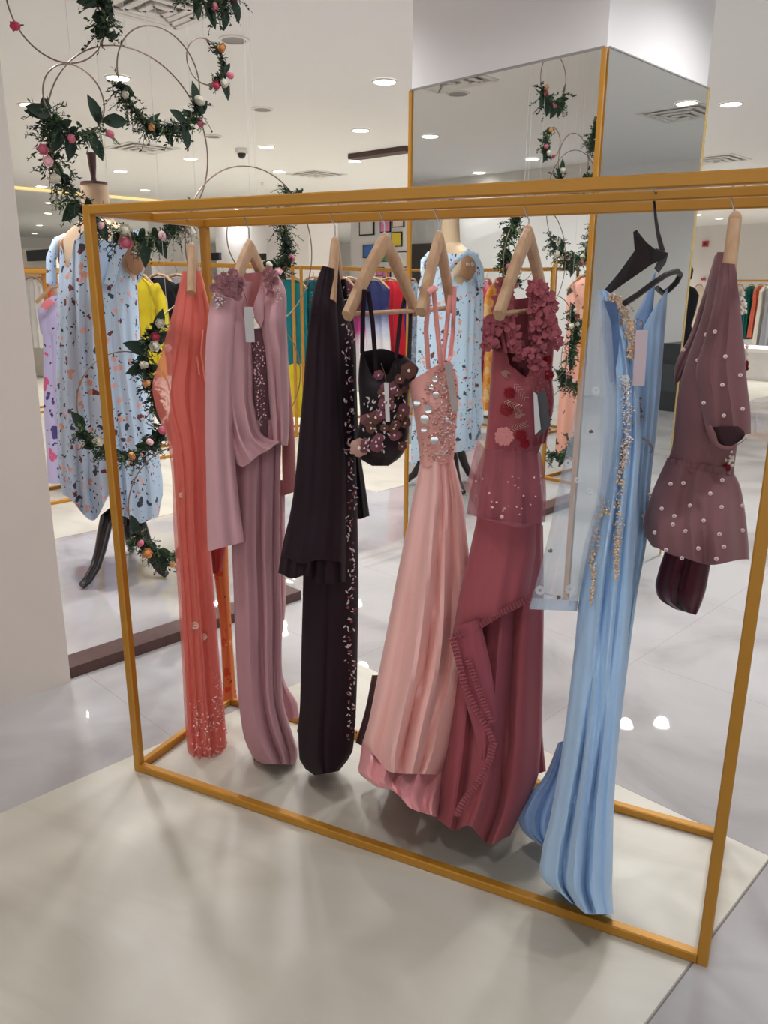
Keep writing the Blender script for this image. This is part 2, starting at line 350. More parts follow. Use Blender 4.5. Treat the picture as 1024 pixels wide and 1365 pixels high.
for q, l in (((350, 243), 'tiny sprinkler head on the ceiling above the leafy hoop'), ((322, 311), 'tiny sprinkler head below the rail beside the mauve hanger')):
    p = on_z(q[0], q[1], CH); a = MB(); a.tube([(p.x, p.y, CH), (p.x, p.y, CH-.04)], .014, 8); a.disc((p.x, p.y, CH-.045), (0, 0, -1), .035, 10, -.004); tag(a.build('sprinkler', RIM), l, 'sprinkler', 'ceiling sprinklers')
# ------------------------------------------------------------------ clothes racks
S = .0254
def make_rack(label, o, ex, ey, Wd, Dp, H, grp=None, s=S, mat=GOLD):
    ex, ey = Vector(ex).normalized(), Vector(ey).normalized(); o = Vector(o); Z = Vector((0, 0, 1)); h = s/2
    t = thing('clothes_rack', label, 'clothes rack', o, grp)
    P = lambda x, y, z: o+ex*x+ey*y+Z*z
    for x in (h, Wd-h):
        for y in (h, Dp-h): a = MB(); a.bar(P(x, y, 0), P(x, y, H), s, s, ey); a.build('post', mat, t, False)
    for y in (h, Dp-h):
        a = MB(); a.bar(P(s, y, H-h), P(Wd-s, y, H-h), s); a.build('top_rail', mat, t, False)
        a = MB(); a.bar(P(s, y, h), P(Wd-s, y, h), s); a.build('bottom_rail', mat, t, False)
    for x in (h, Wd-h):
        a = MB(); a.bar(P(x, s, H-h), P(x, Dp-s, H-h), s); a.build('side_rail', mat, t, False)
        a = MB(); a.bar(P(x, s, h), P(x, Dp-s, h), s); a.build('side_rail', mat, t, False)
    a = MB(); a.bar(P(s, Dp/2, H-h), P(Wd-s, Dp/2, H-h), s*.8, s*.8); a.build('hanging_bar', mat, t, False)
    return t
RW, RD, RH = 1.7194, .5018, 1.7
make_rack('gold box-frame clothes rack holding the long evening gowns in front', (0, 0, 0), (1, 0, 0), (0, 1, 0), RW, RD, RH)
# ------------------------------------------------------------------ garment engine
FK = .62
def lerp(a, b, t): return a+(b-a)*t
def curve_at(rows, t):                   # Catmull-Rom through the outline rows
    n = len(rows)
    if n == 1: return rows[0]
    cs = [0.]
    for i in range(1, n):
        a, b = rows[i-1], rows[i]; cs.append(cs[-1]+math.hypot((a[0]+a[2]-b[0]-b[2])/2, (a[1]+a[3]-b[1]-b[3])/2)+1e-6)
    x = t*cs[-1]; i = 0
    while i < n-2 and x > cs[i+1]: i += 1
    u = (x-cs[i])/(cs[i+1]-cs[i]); g = lambda k: rows[max(0, min(n-1, k))]
    p0, p1, p2, p3 = g(i-1), g(i), g(i+1), g(i+2)
    if n == 2: return tuple(lerp(a, b, u) for a, b in zip(p1, p2))
    h = cs[i+1]-cs[i]; h0 = cs[i]-cs[i-1] if i > 0 else h; h2 = cs[i+2]-cs[i+1] if i < n-2 else h
    out = []
    for a, b, c, d in zip(p0, p1, p2, p3):
        m1 = ((b-a)/h0*h+(c-b)*h0/h*1.0)*h/(h0+h)*1. if h0 else c-b
        m1 = ((c-b)/h*h0+(b-a)/h0*h)/(h0+h)*h; m2 = ((d-c)/h2*h+(c-b)/h*h2)/(h2+h)*h
        out.append((2*u**3-3*u*u+1)*b+(u**3-2*u*u+u)*m1+(-2*u**3+3*u*u)*c+(u**3-u*u)*m2)
    return tuple(out)
def pl_interp(pts, s):
    if s <= pts[0][0]: return pts[0][1]
    for (a, x), (b, y) in zip(pts, pts[1:]):
        if s <= b: k = (s-a)/(b-a+1e-9); k = k*k*(3-2*k); return x+(y-x)*k
    return pts[-1][1]
class Panel:
    """A draped tube of cloth hanging at anchor A; rows give its outline from top to bottom."""
    def __init__(s, A, rows, thick=.05, off=(0, 0), NR=56, NC=64, nf=4, fa=.008, f0=.15, fk=(1, 4.5), seed=1, top=None, topb=None, hem=None, tw=.35, hw=.3, ground=False, flat=.75, open_=False, lines=(), n=None, front_only=False):
        R_ = random.Random(seed); s.A = Vector(A); s.n = n or Vector((CAM.x-s.A.x, CAM.y-s.A.y, 0)).normalized(); s.seed = seed
        fs = [(R_.uniform(*fk), R_.uniform(0, 6.28), R_.uniform(-.8, .8), R_.uniform(.5, 1)) for _ in range(nf)]
        bs = [(R_.uniform(*fk), R_.uniform(0, 6.28), R_.uniform(-.8, .8), R_.uniform(.5, 1)) for _ in range(nf)]
        s.grid = []; s.px = []; vs = []; fc = []
        cols = [2*PI*j/NC for j in range(NC)] if not front_only else [PI*j/(NC-1) for j in range(NC)]
        for i in range(NR+1):
            t = i/NR; lx, ly, rx, ry = curve_at(rows, t); o = lerp(off[0], off[1], t*t*(3-2*t)); th = pl_interp(thick, t) if isinstance(thick, (list, tuple)) else thick
            ramp = f0+(1-f0)*t; row = []; rp = []
            for q in cols:
                sn = math.sin(q); k = .5-.5*math.cos(q); x = lx+(rx-lx)*k; y = ly+(ry-ly)*k
                tp = top if sn >= 0 else (topb or top)
                if tp: y += pl_interp(tp, k)*max(0, 1-t/tw)**1.5
                if hem: y += pl_interp(hem, k)*max(0, (t-1+hw)/hw)**1.5
                F = sum(w*math.sin(2*PI*f*k+p+d*t*2) for f, p, d, w in (fs if sn >= 0 else bs))/max(1, nf)**.5 if nf else 0
                e = min(1, abs(sn)*2.2); dep = math.copysign(abs(sn)**flat, sn)*th+fa*FK*ramp*F*e
                for (s0, s1, w, a) in lines: 
                    if sn > 0: dep += a*ramp*math.exp(-((k-lerp(s0, s1, t))/w)**2)
                p = s.un(x, y, o+dep)
                if ground and p.z < .012+.01*abs(math.sin(9*k)):
                    p = on_z(x, y, .006+.012*abs(math.sin(9*k+t*3)))
                    if -.02 < p.y < .05: p = on_z(x, y, .03+.008*abs(math.sin(9*k+t*3)))
                row.append(p); rp.append((x, y, o+dep, sn))
            s.grid.append(row); s.px.append(rp); vs += row
        n_ = len(cols)
        for i in range(NR):
            for j in range(n_ if not front_only else n_-1): fc.append((i*n_+j, (i+1)*n_+j, (i+1)*n_+(j+1) % n_, i*n_+(j+1) % n_))
        s.mb = MB(); s.mb.add(vs, fc)
    def un(s, x, y, dep):
        d = ray(x, y); return CAM+d*(((s.A+s.n*dep)-CAM).dot(s.n)/d.dot(s.n))
    def build(s, name, mat, parent=None, label=None): s.o = s.mb.build(name, mat, parent, True, label); return s.o
    def at(s, x, y, lift=.002):          # point on the front of the cloth
        best = 1e9; dep = 0
        for i in range(0, len(s.px), 1):
            r = s.px[i]
            if abs(r[0][1]-y) > 90 and abs(r[len(r)//2][1]-y) > 90: continue
            for j in range(0, len(r)):
                a = r[j]
                if a[3] < -.01: continue
                q = (a[0]-x)**2+(a[1]-y)**2
                if q < best: best = q; dep = a[2]
        return s.un(x, y, dep+lift)
def anchor(x): return Vector((x, RD/2, RH))
def scatter(pan, mb, pts, kind='disc', R_=None, lift=.003):
    R_ = R_ or random.Random(5)
    for (x, y, r) in pts:
        p = pan.at(x, y, lift); n = (pan.n+Vector((R_.uniform(-.35, .35), R_.uniform(-.35, .35), R_.uniform(-.2, .35)))).normalized()
        if kind == 'disc': mb.disc(p, n, r, 9, .0008, r*.25)
        elif kind == 'bead': mb.ell(p, r, r, r, None, 7, 5)
        elif kind == 'leaf': a = R_.uniform(0, 6.28); mb.leaf(p, RT*math.cos(a)+UP*math.sin(a), pan.n, r*3, r*.6, .1)
def inpoly(x, y, P):
    c = False; j = len(P)-1
    for i in range(len(P)):
        if (P[i][1] > y) != (P[j][1] > y) and x < (P[j][0]-P[i][0])*(y-P[i][1])/(P[j][1]-P[i][1])+P[i][0]: c = not c
        j = i
    return c
def rnd_in(P, n, r0, r1, R_):
    o = []; xs = [p[0] for p in P]; ys = [p[1] for p in P]
    while len(o) < n:
        x, y = R_.uniform(min(xs), max(xs)), R_.uniform(min(ys), max(ys))
        if inpoly(x, y, P): o.append((x, y, R_.uniform(r0, r1)))
    return o
def strap(pan, pts, name, mat, parent, r=.004, flat=2.2, lift=.0, label=None):
    m = MB(); m.tube([pan.un(x, y, d+lift) for x, y, d in pts], r, 8, True, flat, RT); return m.build(name, mat, parent, True, label)
def pricetag(pan, x0, y0, x1, y1, w, dep, parent, string=None, name='price_tag', mat=None):
    a, b = pan.un(x0, y0, dep), pan.un(x1, y1, dep); m = MB(); m.box((a+b)/2, (b-a)/2, RT*(w/2), pan.n*.0006); o = m.build(name, mat or PAPER, parent, False)
    if string: m = MB(); m.tube([pan.un(x, y, dep) for x, y in string], .0008, 5); m.build('tag_string', plain('string', (120, 90, 60), .8), o)
    return o
def rosette(mb, p, n, r, R_, layers=3, k=6):
    n = n.normalized(); a = Vector((0, 0, 1)) if abs(n.z) < .9 else Vector((1, 0, 0)); x = n.cross(a).normalized(); y = n.cross(x)
    for L in range(layers):
        rr = r*(1-L*.27)
        for i in range(k):
            q = 2*PI*(i+.5*L)/k+R_.uniform(-.2, .2); d = x*math.cos(q)+y*math.sin(q)
            mb.leaf(p+d*rr*.12+n*(r*.12*L), (d+n*(.25+.5*L)).normalized(), n, rr*.95, rr*.5, -.25)
# ------------------------------------------------------------------ hangers on the front rack
ZB = RH-S/2
def hook(mb, c, d, r=.0018, drop=.075, R0=.0165):   # wire hook over the bar at c, opening along d
    c, d = Vector(c), Vector(d).normalized(); Z = Vector((0, 0, 1)); pts = []
    for k in range(13):
        a = math.radians(-35+k*(180+35+20)/12); pts.append(c+d*(-R0*math.cos(a))*-1+Z*(R0*math.sin(a)))
    pts = [c+d*(R0*math.cos(math.radians(a)))+Z*(R0*math.sin(math.radians(a))) for a in range(-25, 215, 18)]
    e = pts[-1]; pts += [e.lerp(c-Z*.045, .6), c-Z*.04, c-Z*drop]
    mb.tube(pts, r, 7)
def wood_hanger(x, yaw, label, zap=1.6, half=.205, drop=.175, bar=True, th=.021, hd=None, tilt=0.):
    c = Vector((x, RD/2, ZB)); t = thing('wooden_hanger', label, 'hanger', (x, RD/2, zap), 'wooden hangers on the front rack')
    e = Vector((math.cos(yaw), math.sin(yaw), 0)); nn = Vector((-e.y, e.x, 0)); Z = Vector((0, 0, 1))
    m = MB(); hook(m, c, Vector((1, 0, 0)) if hd is None else hd, drop=ZB-zap+.01); m.build('hook', STEEL, t, True, 'silver wire hook')
    m = MB(); ap = Vector((x, RD/2, zap))
    for sd in (-1, 1):
        rg = []
        for k in range(13):
            q = k/12; px = sd*half*q; z = -drop*(q**1.08)+.004*math.sin(PI*q); h = lerp(.024, .017, q); w = th/2*lerp(1., 1.1, q)
            tx = Vector((sd*half, 0, -drop)).normalized(); up = Vector((-tx.z*sd, 0, abs(tx.x))); 
            p = ap+e*px+Z*(z-.008+tilt*px)
            U = e*(up.x if sd > 0 else up.x)+Z*up.z; U = (e*(drop*sd)+Z*half).normalized()
            rg.append([p+U*(h*math.cos(a)*.95)+nn*(w*max(-1, min(1, 1.35*math.sin(a)))) for a in [2*PI*i/12 for i in range(12)]])
        m.loft(rg)
    m.ell(ap+Z*.0, .016, th/2, .017, (e, nn, Z), 12, 8)
    m.build('arms', WOOD, t)
    if bar:
        m = MB(); m.tube([ap+e*(-half*.93)+Z*(-drop-.004-tilt*half), ap+e*(half*.93)+Z*(-drop-.004+tilt*half)], .0062, 8); m.build('trouser_bar', WOOD, t)
    return t, ap, e
wood_hanger(.152, 2.12, 'pale wooden hanger nearly edge-on, holding the coral tulle gown', 1.6, .065, .115, False)
wood_hanger(.352, 1.78, 'broad pale wooden hanger inside the mauve jacket collar', 1.604, .125, .115, False)
wood_hanger(.622, 1.93, 'wooden hanger seen edge-on, holding the black ruffled gown', 1.606, .075, .14, False)
wood_hanger(.765, 1.56, 'wooden hanger with white bar, holding the embroidered black bustier', 1.612, .195, .175, True)
wood_hanger(.912, 1.72, 'wooden hanger holding the pink satin gown by its thin straps', 1.613, .155, .165, True)
wood_hanger(1.135, 1.56, 'wooden hanger holding the dusty rose ruffled gown', 1.62, .185, .175, True)
wood_hanger(1.575, 1.63, 'wooden hanger seen end-on, holding the plum peplum top', 1.635, .05, .12, False, .026)
R1 = random.Random(11)
# ---- coral tulle gown
A = anchor(.152)
CORAL = cloth('coral_cloth', (226, 106, 92)); CORALT = sheer('coral_tulle', (238, 132, 118), .5, .08); CORALL = cloth('coral_light', (236, 138, 112))
g1 = thing('coral_gown', 'coral tulle gown with beaded hem, first at the post end of the rack', 'gown', (A.x, A.y, 0), 'long gowns on the front rack')
body = Panel(A, [(244, 362, 262, 362), (238, 400, 269, 410), (234, 440, 272, 450), (230, 490, 274, 500), (227, 540, 275, 550), (230, 600, 276, 610), (235, 680, 277, 690), (241, 780, 284, 790), (246, 880, 291, 880), (250, 960, 299, 960), (253, 1020, 302, 1020)], [(0, .015), (.15, .05), (.5, .07), (1, .06)], nf=5, fa=.012, seed=3, hem=[(0, 6), (.3, 10), (.6, 4), (1, 0)])
body.build('gown_body', CORAL, g1)
ov = Panel(A, [(243, 361, 264, 361), (233, 405, 272, 410), (222, 445, 275, 450), (211, 485, 276, 490), (203, 513, 276, 520), (208, 545, 276, 550), (222, 582, 277, 590), (228, 622, 277, 620), (231, 700, 279, 700), (237, 790, 286, 790), (243, 890, 293, 880), (247, 970, 301, 970), (252, 1024, 304, 1018)], [(0, .02), (.15, .07), (.5, .085), (1, .075)], nf=7, fa=.022, fk=(3, 8), seed=4, NC=72, hem=[(0, 0), (.3, 8), (.7, 2), (1, -4)])
ov.build('tulle_overlay', CORALT, g1, 'sheer coral tulle layer')
st = Panel(A, [(258, 364, 268, 360), (263, 400, 277, 398), (270, 440, 284, 430), (275, 480, 285, 480), (279, 520, 282, 520)], .02, (-.03, -.03), nf=2, fa=.004, NC=24, NR=24); st.build('neckline_edge', CORALL, g1)
for xs in (((266, 440, .05), (262, 470, .06), (266, 500, .07)), ((271, 440, .05), (268, 470, .06), (274, 510, .07))): strap(body, xs, 'drawstring', CORALL, g1, .0016, 1.5)
us = Panel(A, [(282, 700, 304, 705), (285, 760, 305, 765), (292, 820, 308, 820), (296, 880, 312, 880), (298, 936, 316, 930)], .03, (-.1, -.12), nf=3, fa=.008, NC=32, NR=24); us.build('underskirt', floral('orange_lining', (226, 138, 84), [(214, 96, 62), (240, 170, 120)], 22, .3, (190, 70, 60)), g1, 'orange patterned underskirt')
us2 = Panel(A, [(278, 640, 304, 640), (280, 720, 303, 715), (284, 765, 296, 762)], .03, (-.07, -.08), nf=3, fa=.006, NC=32, NR=18); us2.build('hanging_tie', cloth('deep_coral', (170, 66, 62)), g1)
m = MB(); pts = rnd_in([(252, 935), (300, 925), (304, 1012), (258, 1024)], 190, .0014, .0032, R1)+rnd_in([(284, 890), (297, 890), (300, 960), (288, 960)], 40, .0012, .0024, R1)
scatter(ov, m, pts, 'disc', R1); m.build('bead_embroidery', plain('pink_sequin', (240, 190, 184), .2, .5), g1)
for x, y, r in ((260, 834, .012), (272, 849, .010), (266, 1018, .013), (242, 660, .008)):
    m = MB()
    for k in range(9): a = 2*PI*k/9; p = ov.at(x, y, .006); m.disc(p+RT*(r*math.cos(a)*.75)+UP*(r*math.sin(a)*.75), ov.n, r*.36, 8, .001)
    m.ell(ov.at(x, y, .006), r*.32, r*.32, r*.32); m.build('flower_applique', plain('applique_blush', (222, 176, 158), .5), g1)
# ---- mauve gown and jacket
A = anchor(.352)
MAUVE = cloth('mauve_crepe', (212, 162, 166)); MAUVED = cloth('mauve_dark', (160, 108, 114)); MAUVEG = cloth('mauve_gown', (184, 134, 140))
g2 = thing('mauve_gown', 'long mauve crepe gown hanging under the matching jacket', 'gown', (A.x, A.y, 0), 'long gowns on the front rack')
sk = Panel(A, [(312, 560, 376, 560), (311, 640, 374, 640), (309, 720, 374, 740), (312, 800, 376, 820), (315, 880, 376, 890), (320, 950, 379, 940), (330, 995, 392, 985), (341, 1013, 397, 1005), (352, 1019, 394, 1019)], [(0, .04), (.4, .06), (1, .1)], (0, .02), nf=4, fa=.02, fk=(1.5, 4.5), f0=.5, seed=9, ground=True, lines=((.62, .55, .05, -.03), (.9, .8, .05, -.025), (.35, .3, .08, .015)))
sk.build('skirt', MAUVEG, g2)
tr = Panel(A, [(366, 640, 380, 640), (370, 800, 381, 800), (372, 920, 383, 915), (374, 945, 397, 938), (378, 962, 399, 956)], .03, (-.09, -.1), nf=2, fa=.006, NC=32, NR=36, ground=True); tr.build('train', MAUVE, g2)
bd = Panel(A, [(333, 440, 356, 436), (334, 500, 357, 500), (338, 560, 360, 560), (345, 596, 362, 596)], .02, (.02, .02), nf=3, fa=.004, NC=32, NR=30); bd.build('bodice', cloth('mauve_bodice', (112, 76, 82)), g2, 'dark beaded bodice')
m = MB(); scatter(bd, m, rnd_in([(336, 460), (352, 450), (356, 560), (346, 570), (340, 520)], 110, .0012, .003, R1), 'disc', R1); m.build('bead_embroidery', plain('rose_sequin', (206, 162, 162), .25, .6), g2)
j = thing('mauve_jacket', 'mauve long-sleeved jacket with ruffled flowers on its shoulders', 'jacket', (A.x, A.y, 1.0))
jb = Panel(A, [(300, 368, 338, 376), (293, 385, 331, 404), (288, 440, 335, 440), (288, 500, 337, 490), (296, 560, 340, 545), (306, 592, 354, 586), (312, 614, 376, 594)], [(0, .02), (.3, .06), (1, .05)], (.02, .03), nf=4, fa=.012, seed=5, hem=[(0, 4), (.2, 12), (.6, 2), (1, -6)], lines=((.95, .8, .06, -.02), (.45, .35, .07, .012)))
jb.build('jacket_front', MAUVE, j)
jr = Panel(A, [(352, 366, 368, 362), (350, 395, 380, 384), (346, 430, 382, 430), (353, 470, 384, 470), (357, 520, 385, 520), (361, 570, 386, 570), (363, 592, 384, 594)], [(0, .015), (.3, .05), (1, .04)], (.015, .01), nf=3, fa=.008, seed=6, NC=40, lines=((.3, .5, .08, -.015),))
jr.build('jacket_front', MAUVE, j)
bk = Panel(A, [(314, 366, 350, 362), (322, 380, 348, 376), (328, 400, 346, 398), (334, 415, 344, 414)], .012, (-.04, -.04), nf=1, fa=.002, NC=32, NR=14); bk.build('back_lining', cloth('mauve_lining', (178, 112, 112)), j)
col = Panel(A, [(344, 392, 352, 362), (338, 408, 351, 384), (340, 425, 352, 400), (348, 436, 352, 425)], .008, (.06, .06), nf=1, fa=.002, NC=24, NR=14); col.build('collar', MAUVE, j)
sl = Panel(A, [(292, 374, 312, 374), (283, 395, 316, 395), (276, 440, 314, 440), (274, 510, 312, 510), (274, 580, 312, 590), (275, 640, 316, 640), (276, 700, 322, 690), (277, 735, 327, 722)], [(0, .02), (.2, .055), (1, .045)], (.06, .06), nf=3, fa=.009, fk=(1, 3), seed=8, NC=48, lines=((.75, .7, .12, -.012),))
sl.build('sleeve', MAUVE, j)
sr = Panel(A, [(362, 372, 372, 378), (366, 400, 378, 410), (370, 450, 382, 450), (373, 500, 387, 510), (375, 540, 390, 540), (376, 600, 394, 600), (377, 661, 395, 655)], [(0, .015), (.3, .04), (1, .04)], (-.06, -.06), nf=2, fa=.006, seed=12, NC=40); sr.build('sleeve', cloth('mauve_warm', (190, 120, 118)), j)
m = MB()
for i in range(46): x, y = R1.gauss(305, 8), R1.gauss(380, 8); rosette(m, sl.un(x, y, .12+R1.uniform(0, .02)), (sl.n+Vector((R1.uniform(-.6, .6), R1.uniform(-.6, .6), R1.uniform(-.3, .6)))), .014, R1, 2, 6)
m.build('ruffled_flower', cloth('ruffle_pink', (192, 138, 142)), j); m = MB()
for i in range(9): x, y = R1.gauss(364, 4), R1.gauss(372, 9); rosette(m, jr.un(x, y, .07), (jr.n+Vector((R1.uniform(-.6, .6), R1.uniform(-.6, .6), R1.uniform(-.3, .6)))), .014, R1, 2, 5)
m.build('ruffled_flower', cloth('ruffle_pink', (192, 138, 142)), j)
m = MB(); scatter(sl, m, rnd_in([(284, 392), (300, 385), (310, 385), (298, 405), (288, 412)], 70, .0015, .003, R1), 'disc', R1, .01); scatter(jr, m, rnd_in([(362, 380), (372, 378), (376, 400), (370, 402)], 30, .0015, .003, R1), 'disc', R1, .01)
m.build('bead_embroidery', plain('silver_sequin', (216, 196, 190), .2, .7), j)
pricetag(jb, 331, 409, 334, 456, .024, .1, j, [(324, 385), (328, 398), (331, 409)])
# ---- black ruffled gown
A = anchor(.622)
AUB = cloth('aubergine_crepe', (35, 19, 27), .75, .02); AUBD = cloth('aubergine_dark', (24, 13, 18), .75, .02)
g3 = thing('black_gown', 'aubergine black gown with ruffled sleeves and embroidered front strip', 'gown', (A.x, A.y, 0), 'long gowns on the front rack')
b3 = Panel(A, [(430, 354, 452, 360), (420, 385, 458, 395), (414, 430, 470, 440), (410, 500, 474, 500), (407, 580, 474, 580), (405, 680, 477, 700), (404, 780, 478, 790), (402, 860, 477, 860), (400, 940, 475, 940), (398, 985, 472, 985), (404, 1022, 466, 1010), (420, 1034, 452, 1028)], [(0, .02), (.15, .06), (.6, .08), (1, .1)], (0, .02), nf=4, fa=.014, seed=14, ground=True, lines=((.45, .45, .05, -.012),))
b3.build('gown_body', AUB, g3)
s3 = Panel(A, [(430, 354, 446, 358), (419, 385, 449, 400), (411, 440, 452, 450), (404, 520, 455, 530), (397, 600, 460, 610), (391, 660, 462, 670), (381, 715, 462, 715), (376, 742, 462, 746)], [(0, .02), (.2, .06), (.8, .07), (1, .09)], (.05, .06), nf=4, fa=.012, seed=15, hem=[(0, 0), (.3, 8), (.6, 2), (1, 4)]); s3.build('sleeve', AUB, g3)
r3 = Panel(A, [(386, 690, 461, 690), (378, 722, 462, 724), (371, 764, 463, 772)], [(0, .06), (1, .1)], (.045, .05), nf=6, fa=.02, fk=(4, 10), f0=.3, seed=16, NR=24, NC=110, hem=[(0, 0), (.2, 6), (.4, 0), (.6, 9), (1, 4)]); r3.build('sleeve_ruffle', AUB, g3)
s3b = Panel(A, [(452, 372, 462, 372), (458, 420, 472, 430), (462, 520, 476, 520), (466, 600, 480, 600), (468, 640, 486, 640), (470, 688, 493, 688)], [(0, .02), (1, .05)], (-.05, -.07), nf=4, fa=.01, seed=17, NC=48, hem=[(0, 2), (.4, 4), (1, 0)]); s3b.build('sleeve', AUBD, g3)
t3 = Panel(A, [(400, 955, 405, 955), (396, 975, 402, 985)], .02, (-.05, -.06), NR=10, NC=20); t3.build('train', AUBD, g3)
m1, m2 = MB(), MB(); y = 384
while y < 985:
    x = 466+R1.uniform(-4, 4)+(2 if y > 600 else 0)
    scatter(b3, m1, [(x+R1.uniform(-4, 4), y+R1.uniform(-3, 3), R1.uniform(.002, .0045)) for _ in range(2)], 'leaf', R1, .012); scatter(b3, m2, [(x+R1.uniform(-4, 4), y+R1.uniform(-4, 4), R1.uniform(.002, .005))], 'disc', R1, .012); y += 8
m1.build('leaf_embroidery', plain('silver_thread', (196, 178, 176), .35, .3), g3); m2.build('flower_embroidery', cloth('rose_thread', (128, 62, 74)), g3)
# ---- embroidered bustier
A = anchor(.765)
g4 = thing('embroidered_bustier', 'short black bustier top embroidered with brown flowers, on shoulder straps', 'top', (A.x, A.y, 1.0))
b4 = Panel(A, [(481, 468, 541, 474), (478, 500, 548, 498), (479, 530, 544, 530), (480, 560, 545, 560), (474, 590, 543, 588), (478, 610, 533, 610), (496, 621, 518, 621)], [(0, .06), (.4, .085), (.8, .08), (1, .04)], nf=3, fa=.006, seed=18, top=[(0, 0), (.3, 34), (.55, 30), (.8, 4), (1, 6)], topb=[(0, 0), (.5, -6), (1, 0)]); b4.build('bodice', cloth('black_satin', (30, 20, 24), .6), g4)
cup = Panel(A, [(527, 486, 540, 474), (526, 500, 552, 484), (528, 512, 558, 492), (532, 520, 553, 505)], .03, (.07, .07), nf=2, fa=.004, NC=32, NR=20); cup.build('bust_cup', cloth('black_satin', (30, 20, 24), .6), g4)
for a in (((486, 386, .15), (484, 420, .13), (483, 470, .06)), ((491, 388, .12), (497, 430, .1), (502, 500, .06)), ((543, 384, -.17), (534, 420, -.1), (528, 478, -.04)), ((547, 384, -.19), (547, 430, -.14), (545, 490, -.02))): strap(b4, a, 'strap', AUB, g4, .0035, 1.6)
def flowers(pan, pts, parent, cp, cc, lift=.01, name='flower_applique'):
    for x, y, r in pts:
        m = MB(); c = MB(); p = pan.at(x, y, lift); k = 6
        for i in range(k):
            a = 2*PI*i/k+x; d = RT*math.cos(a)+UP*math.sin(a); m.disc(p+d*(r*.52), pan.n+d*.3, r*.5, 8, .0006, r*.08)
        c.ell(p+pan.n*.004, r*.2, r*.2, r*.2, None, 8, 6)
        o = m.build(name, cp, parent); c.build('pearl', cc, o)
PEARL = plain('pearl', (236, 222, 206), .25)
fl = [(x, y, R1.uniform(.011, .019)) for x, y, _ in rnd_in([(484, 540), (500, 520), (541, 505), (542, 590), (528, 606), (486, 606), (478, 588)], 30, 1, 1, R1)]
flowers(b4, fl[:16], g4, cloth('brown_petal', (104, 66, 58)), PEARL); flowers(b4, fl[16:]+[(505, 500, .014), (510, 540, .012)], g4, cloth('plum_petal', (124, 72, 84)), PEARL, .012)
flowers(cup, [(545, 494, .022), (533, 505, .014)], g4, cloth('brown_petal', (104, 66, 58)), PEARL, .006); flowers(b4, [(479, 597, .026)], g4, cloth('blush_petal', (190, 148, 132)), PEARL, .02)
m = MB(); scatter(b4, m, rnd_in([(483, 530), (542, 515), (540, 600), (484, 606)], 70, .002, .0045, R1), 'leaf', R1, .012); m.build('leaf_embroidery', plain('silver_thread', (196, 178, 176), .35, .3), g4)
pricetag(b4, 515, 510, 517, 562, .011, .1, g4, [(508, 484), (513, 498), (515, 510)])
# ---- pink satin gown
A = anchor(.912)
PINK = plain('pink_satin', (240, 184, 174), .5, 0, .04, 12, .1, .4, 1, .1); PINKL = cloth('pink_trim', (236, 160, 152))
g5 = thing('pink_gown', 'pink satin gown with sequinned bodice and thin straps', 'gown', (A.x, A.y, 0), 'long gowns on the front rack')
b5 = Panel(A, [(544, 508, 600, 480), (548, 528, 610, 505), (552, 552, 611, 535), (556, 580, 608, 570), (559, 604, 606, 600), (560, 624, 604, 616)], [(0, .05), (.5, .075), (1, .06)], nf=2, fa=.004, seed=20, top=[(0, 2), (.35, 0), (.6, -2), (1, 0)], topb=[(0, 0), (.5, 14), (1, 0)]); b5.build('bodice', cloth('pink_bodice', (236, 170, 160)), g5)
sk = Panel(A, [(560, 618, 605, 612), (551, 660, 616, 660), (540, 715, 622, 710), (528, 775, 628, 770), (516, 840, 632, 830), (503, 905, 628, 900), (492, 965, 612, 960), (486, 1002, 600, 1010), (492, 1016, 588, 1034)], [(0, .06), (.4, .12), (1, .2)], (0, .06), nf=3, fa=.032, fk=(1.2, 3.6), f0=.25, seed=23, ground=True, hem=[(0, -14), (.3, 8), (1, 0)], lines=((.62, .42, .045, -.05), (.8, .68, .05, -.055), (.3, .2, .07, -.03), (.5, .3, .1, .03)))
sk.build('skirt', PINK, g5)
hm = Panel(A, [(484, 985, 606, 1020), (480, 1012, 596, 1050), (480, 1032, 588, 1078), (500, 1048, 586, 1091)], [(0, .12), (1, .16)], (.05, .12), nf=5, fa=.03, fk=(2, 6), f0=.6, seed=25, ground=True, NR=36, hem=[(0, 0), (.3, -6), (.55, 6), (1, 0)]); hm.build('underskirt', plain('pink_shine', (232, 158, 160), .33, 0, .04, 12, .05, .5, 1, .1), g5, 'shinier pink satin underskirt')
ln = Panel(A, [(496, 900, 508, 900), (486, 950, 500, 960), (474, 990, 494, 1000)], .03, (-.12, -.12), NR=16, NC=24); ln.build('lining', cloth('taupe_lining', (98, 70, 68)), g5, 'dark taupe lining')
for a in (((571, 398, .12), (568, 440, .1), (571, 492, .06)), ((578, 385, .1), (582, 430, .09), (588, 488, .07)), ((600, 394, -.06), (595, 440, -.03), (590, 482, .0)), ((606, 382, -.1), (604, 440, -.06), (600, 478, -.02)), ((590, 482, .0), (596, 482, 0), (601, 476, -.02))): strap(b5, a, 'strap', PINKL, g5, .0032, 1.8)
strap(b5, ((568, 390, .13), (574, 386, .12), (580, 384, .11)), 'strap', PINKL, g5, .006, 1.8)
m = MB(); scatter(b5, m, rnd_in([(574, 500), (604, 482), (610, 520), (606, 600), (590, 618), (560, 612), (568, 560), (560, 530)], 260, .0016, .004, R1), 'disc', R1, .005); m.build('sequin', plain('rose_gold_sequin', (196, 142, 130), .22, .7), g5)
for q in [(556, 537, .0085), (571, 545, .011), (566, 559, .0115), (579, 587, .0105), (565, 573, .007), (580, 505, .008), (581, 526, .008), (575, 516, .006), (596, 560, .006)]: m = MB(); scatter(b5, m, [q], 'disc', R1, .011); m.build('mirror_disc', plain('silver_disc', (226, 226, 222), .12, .8), g5)
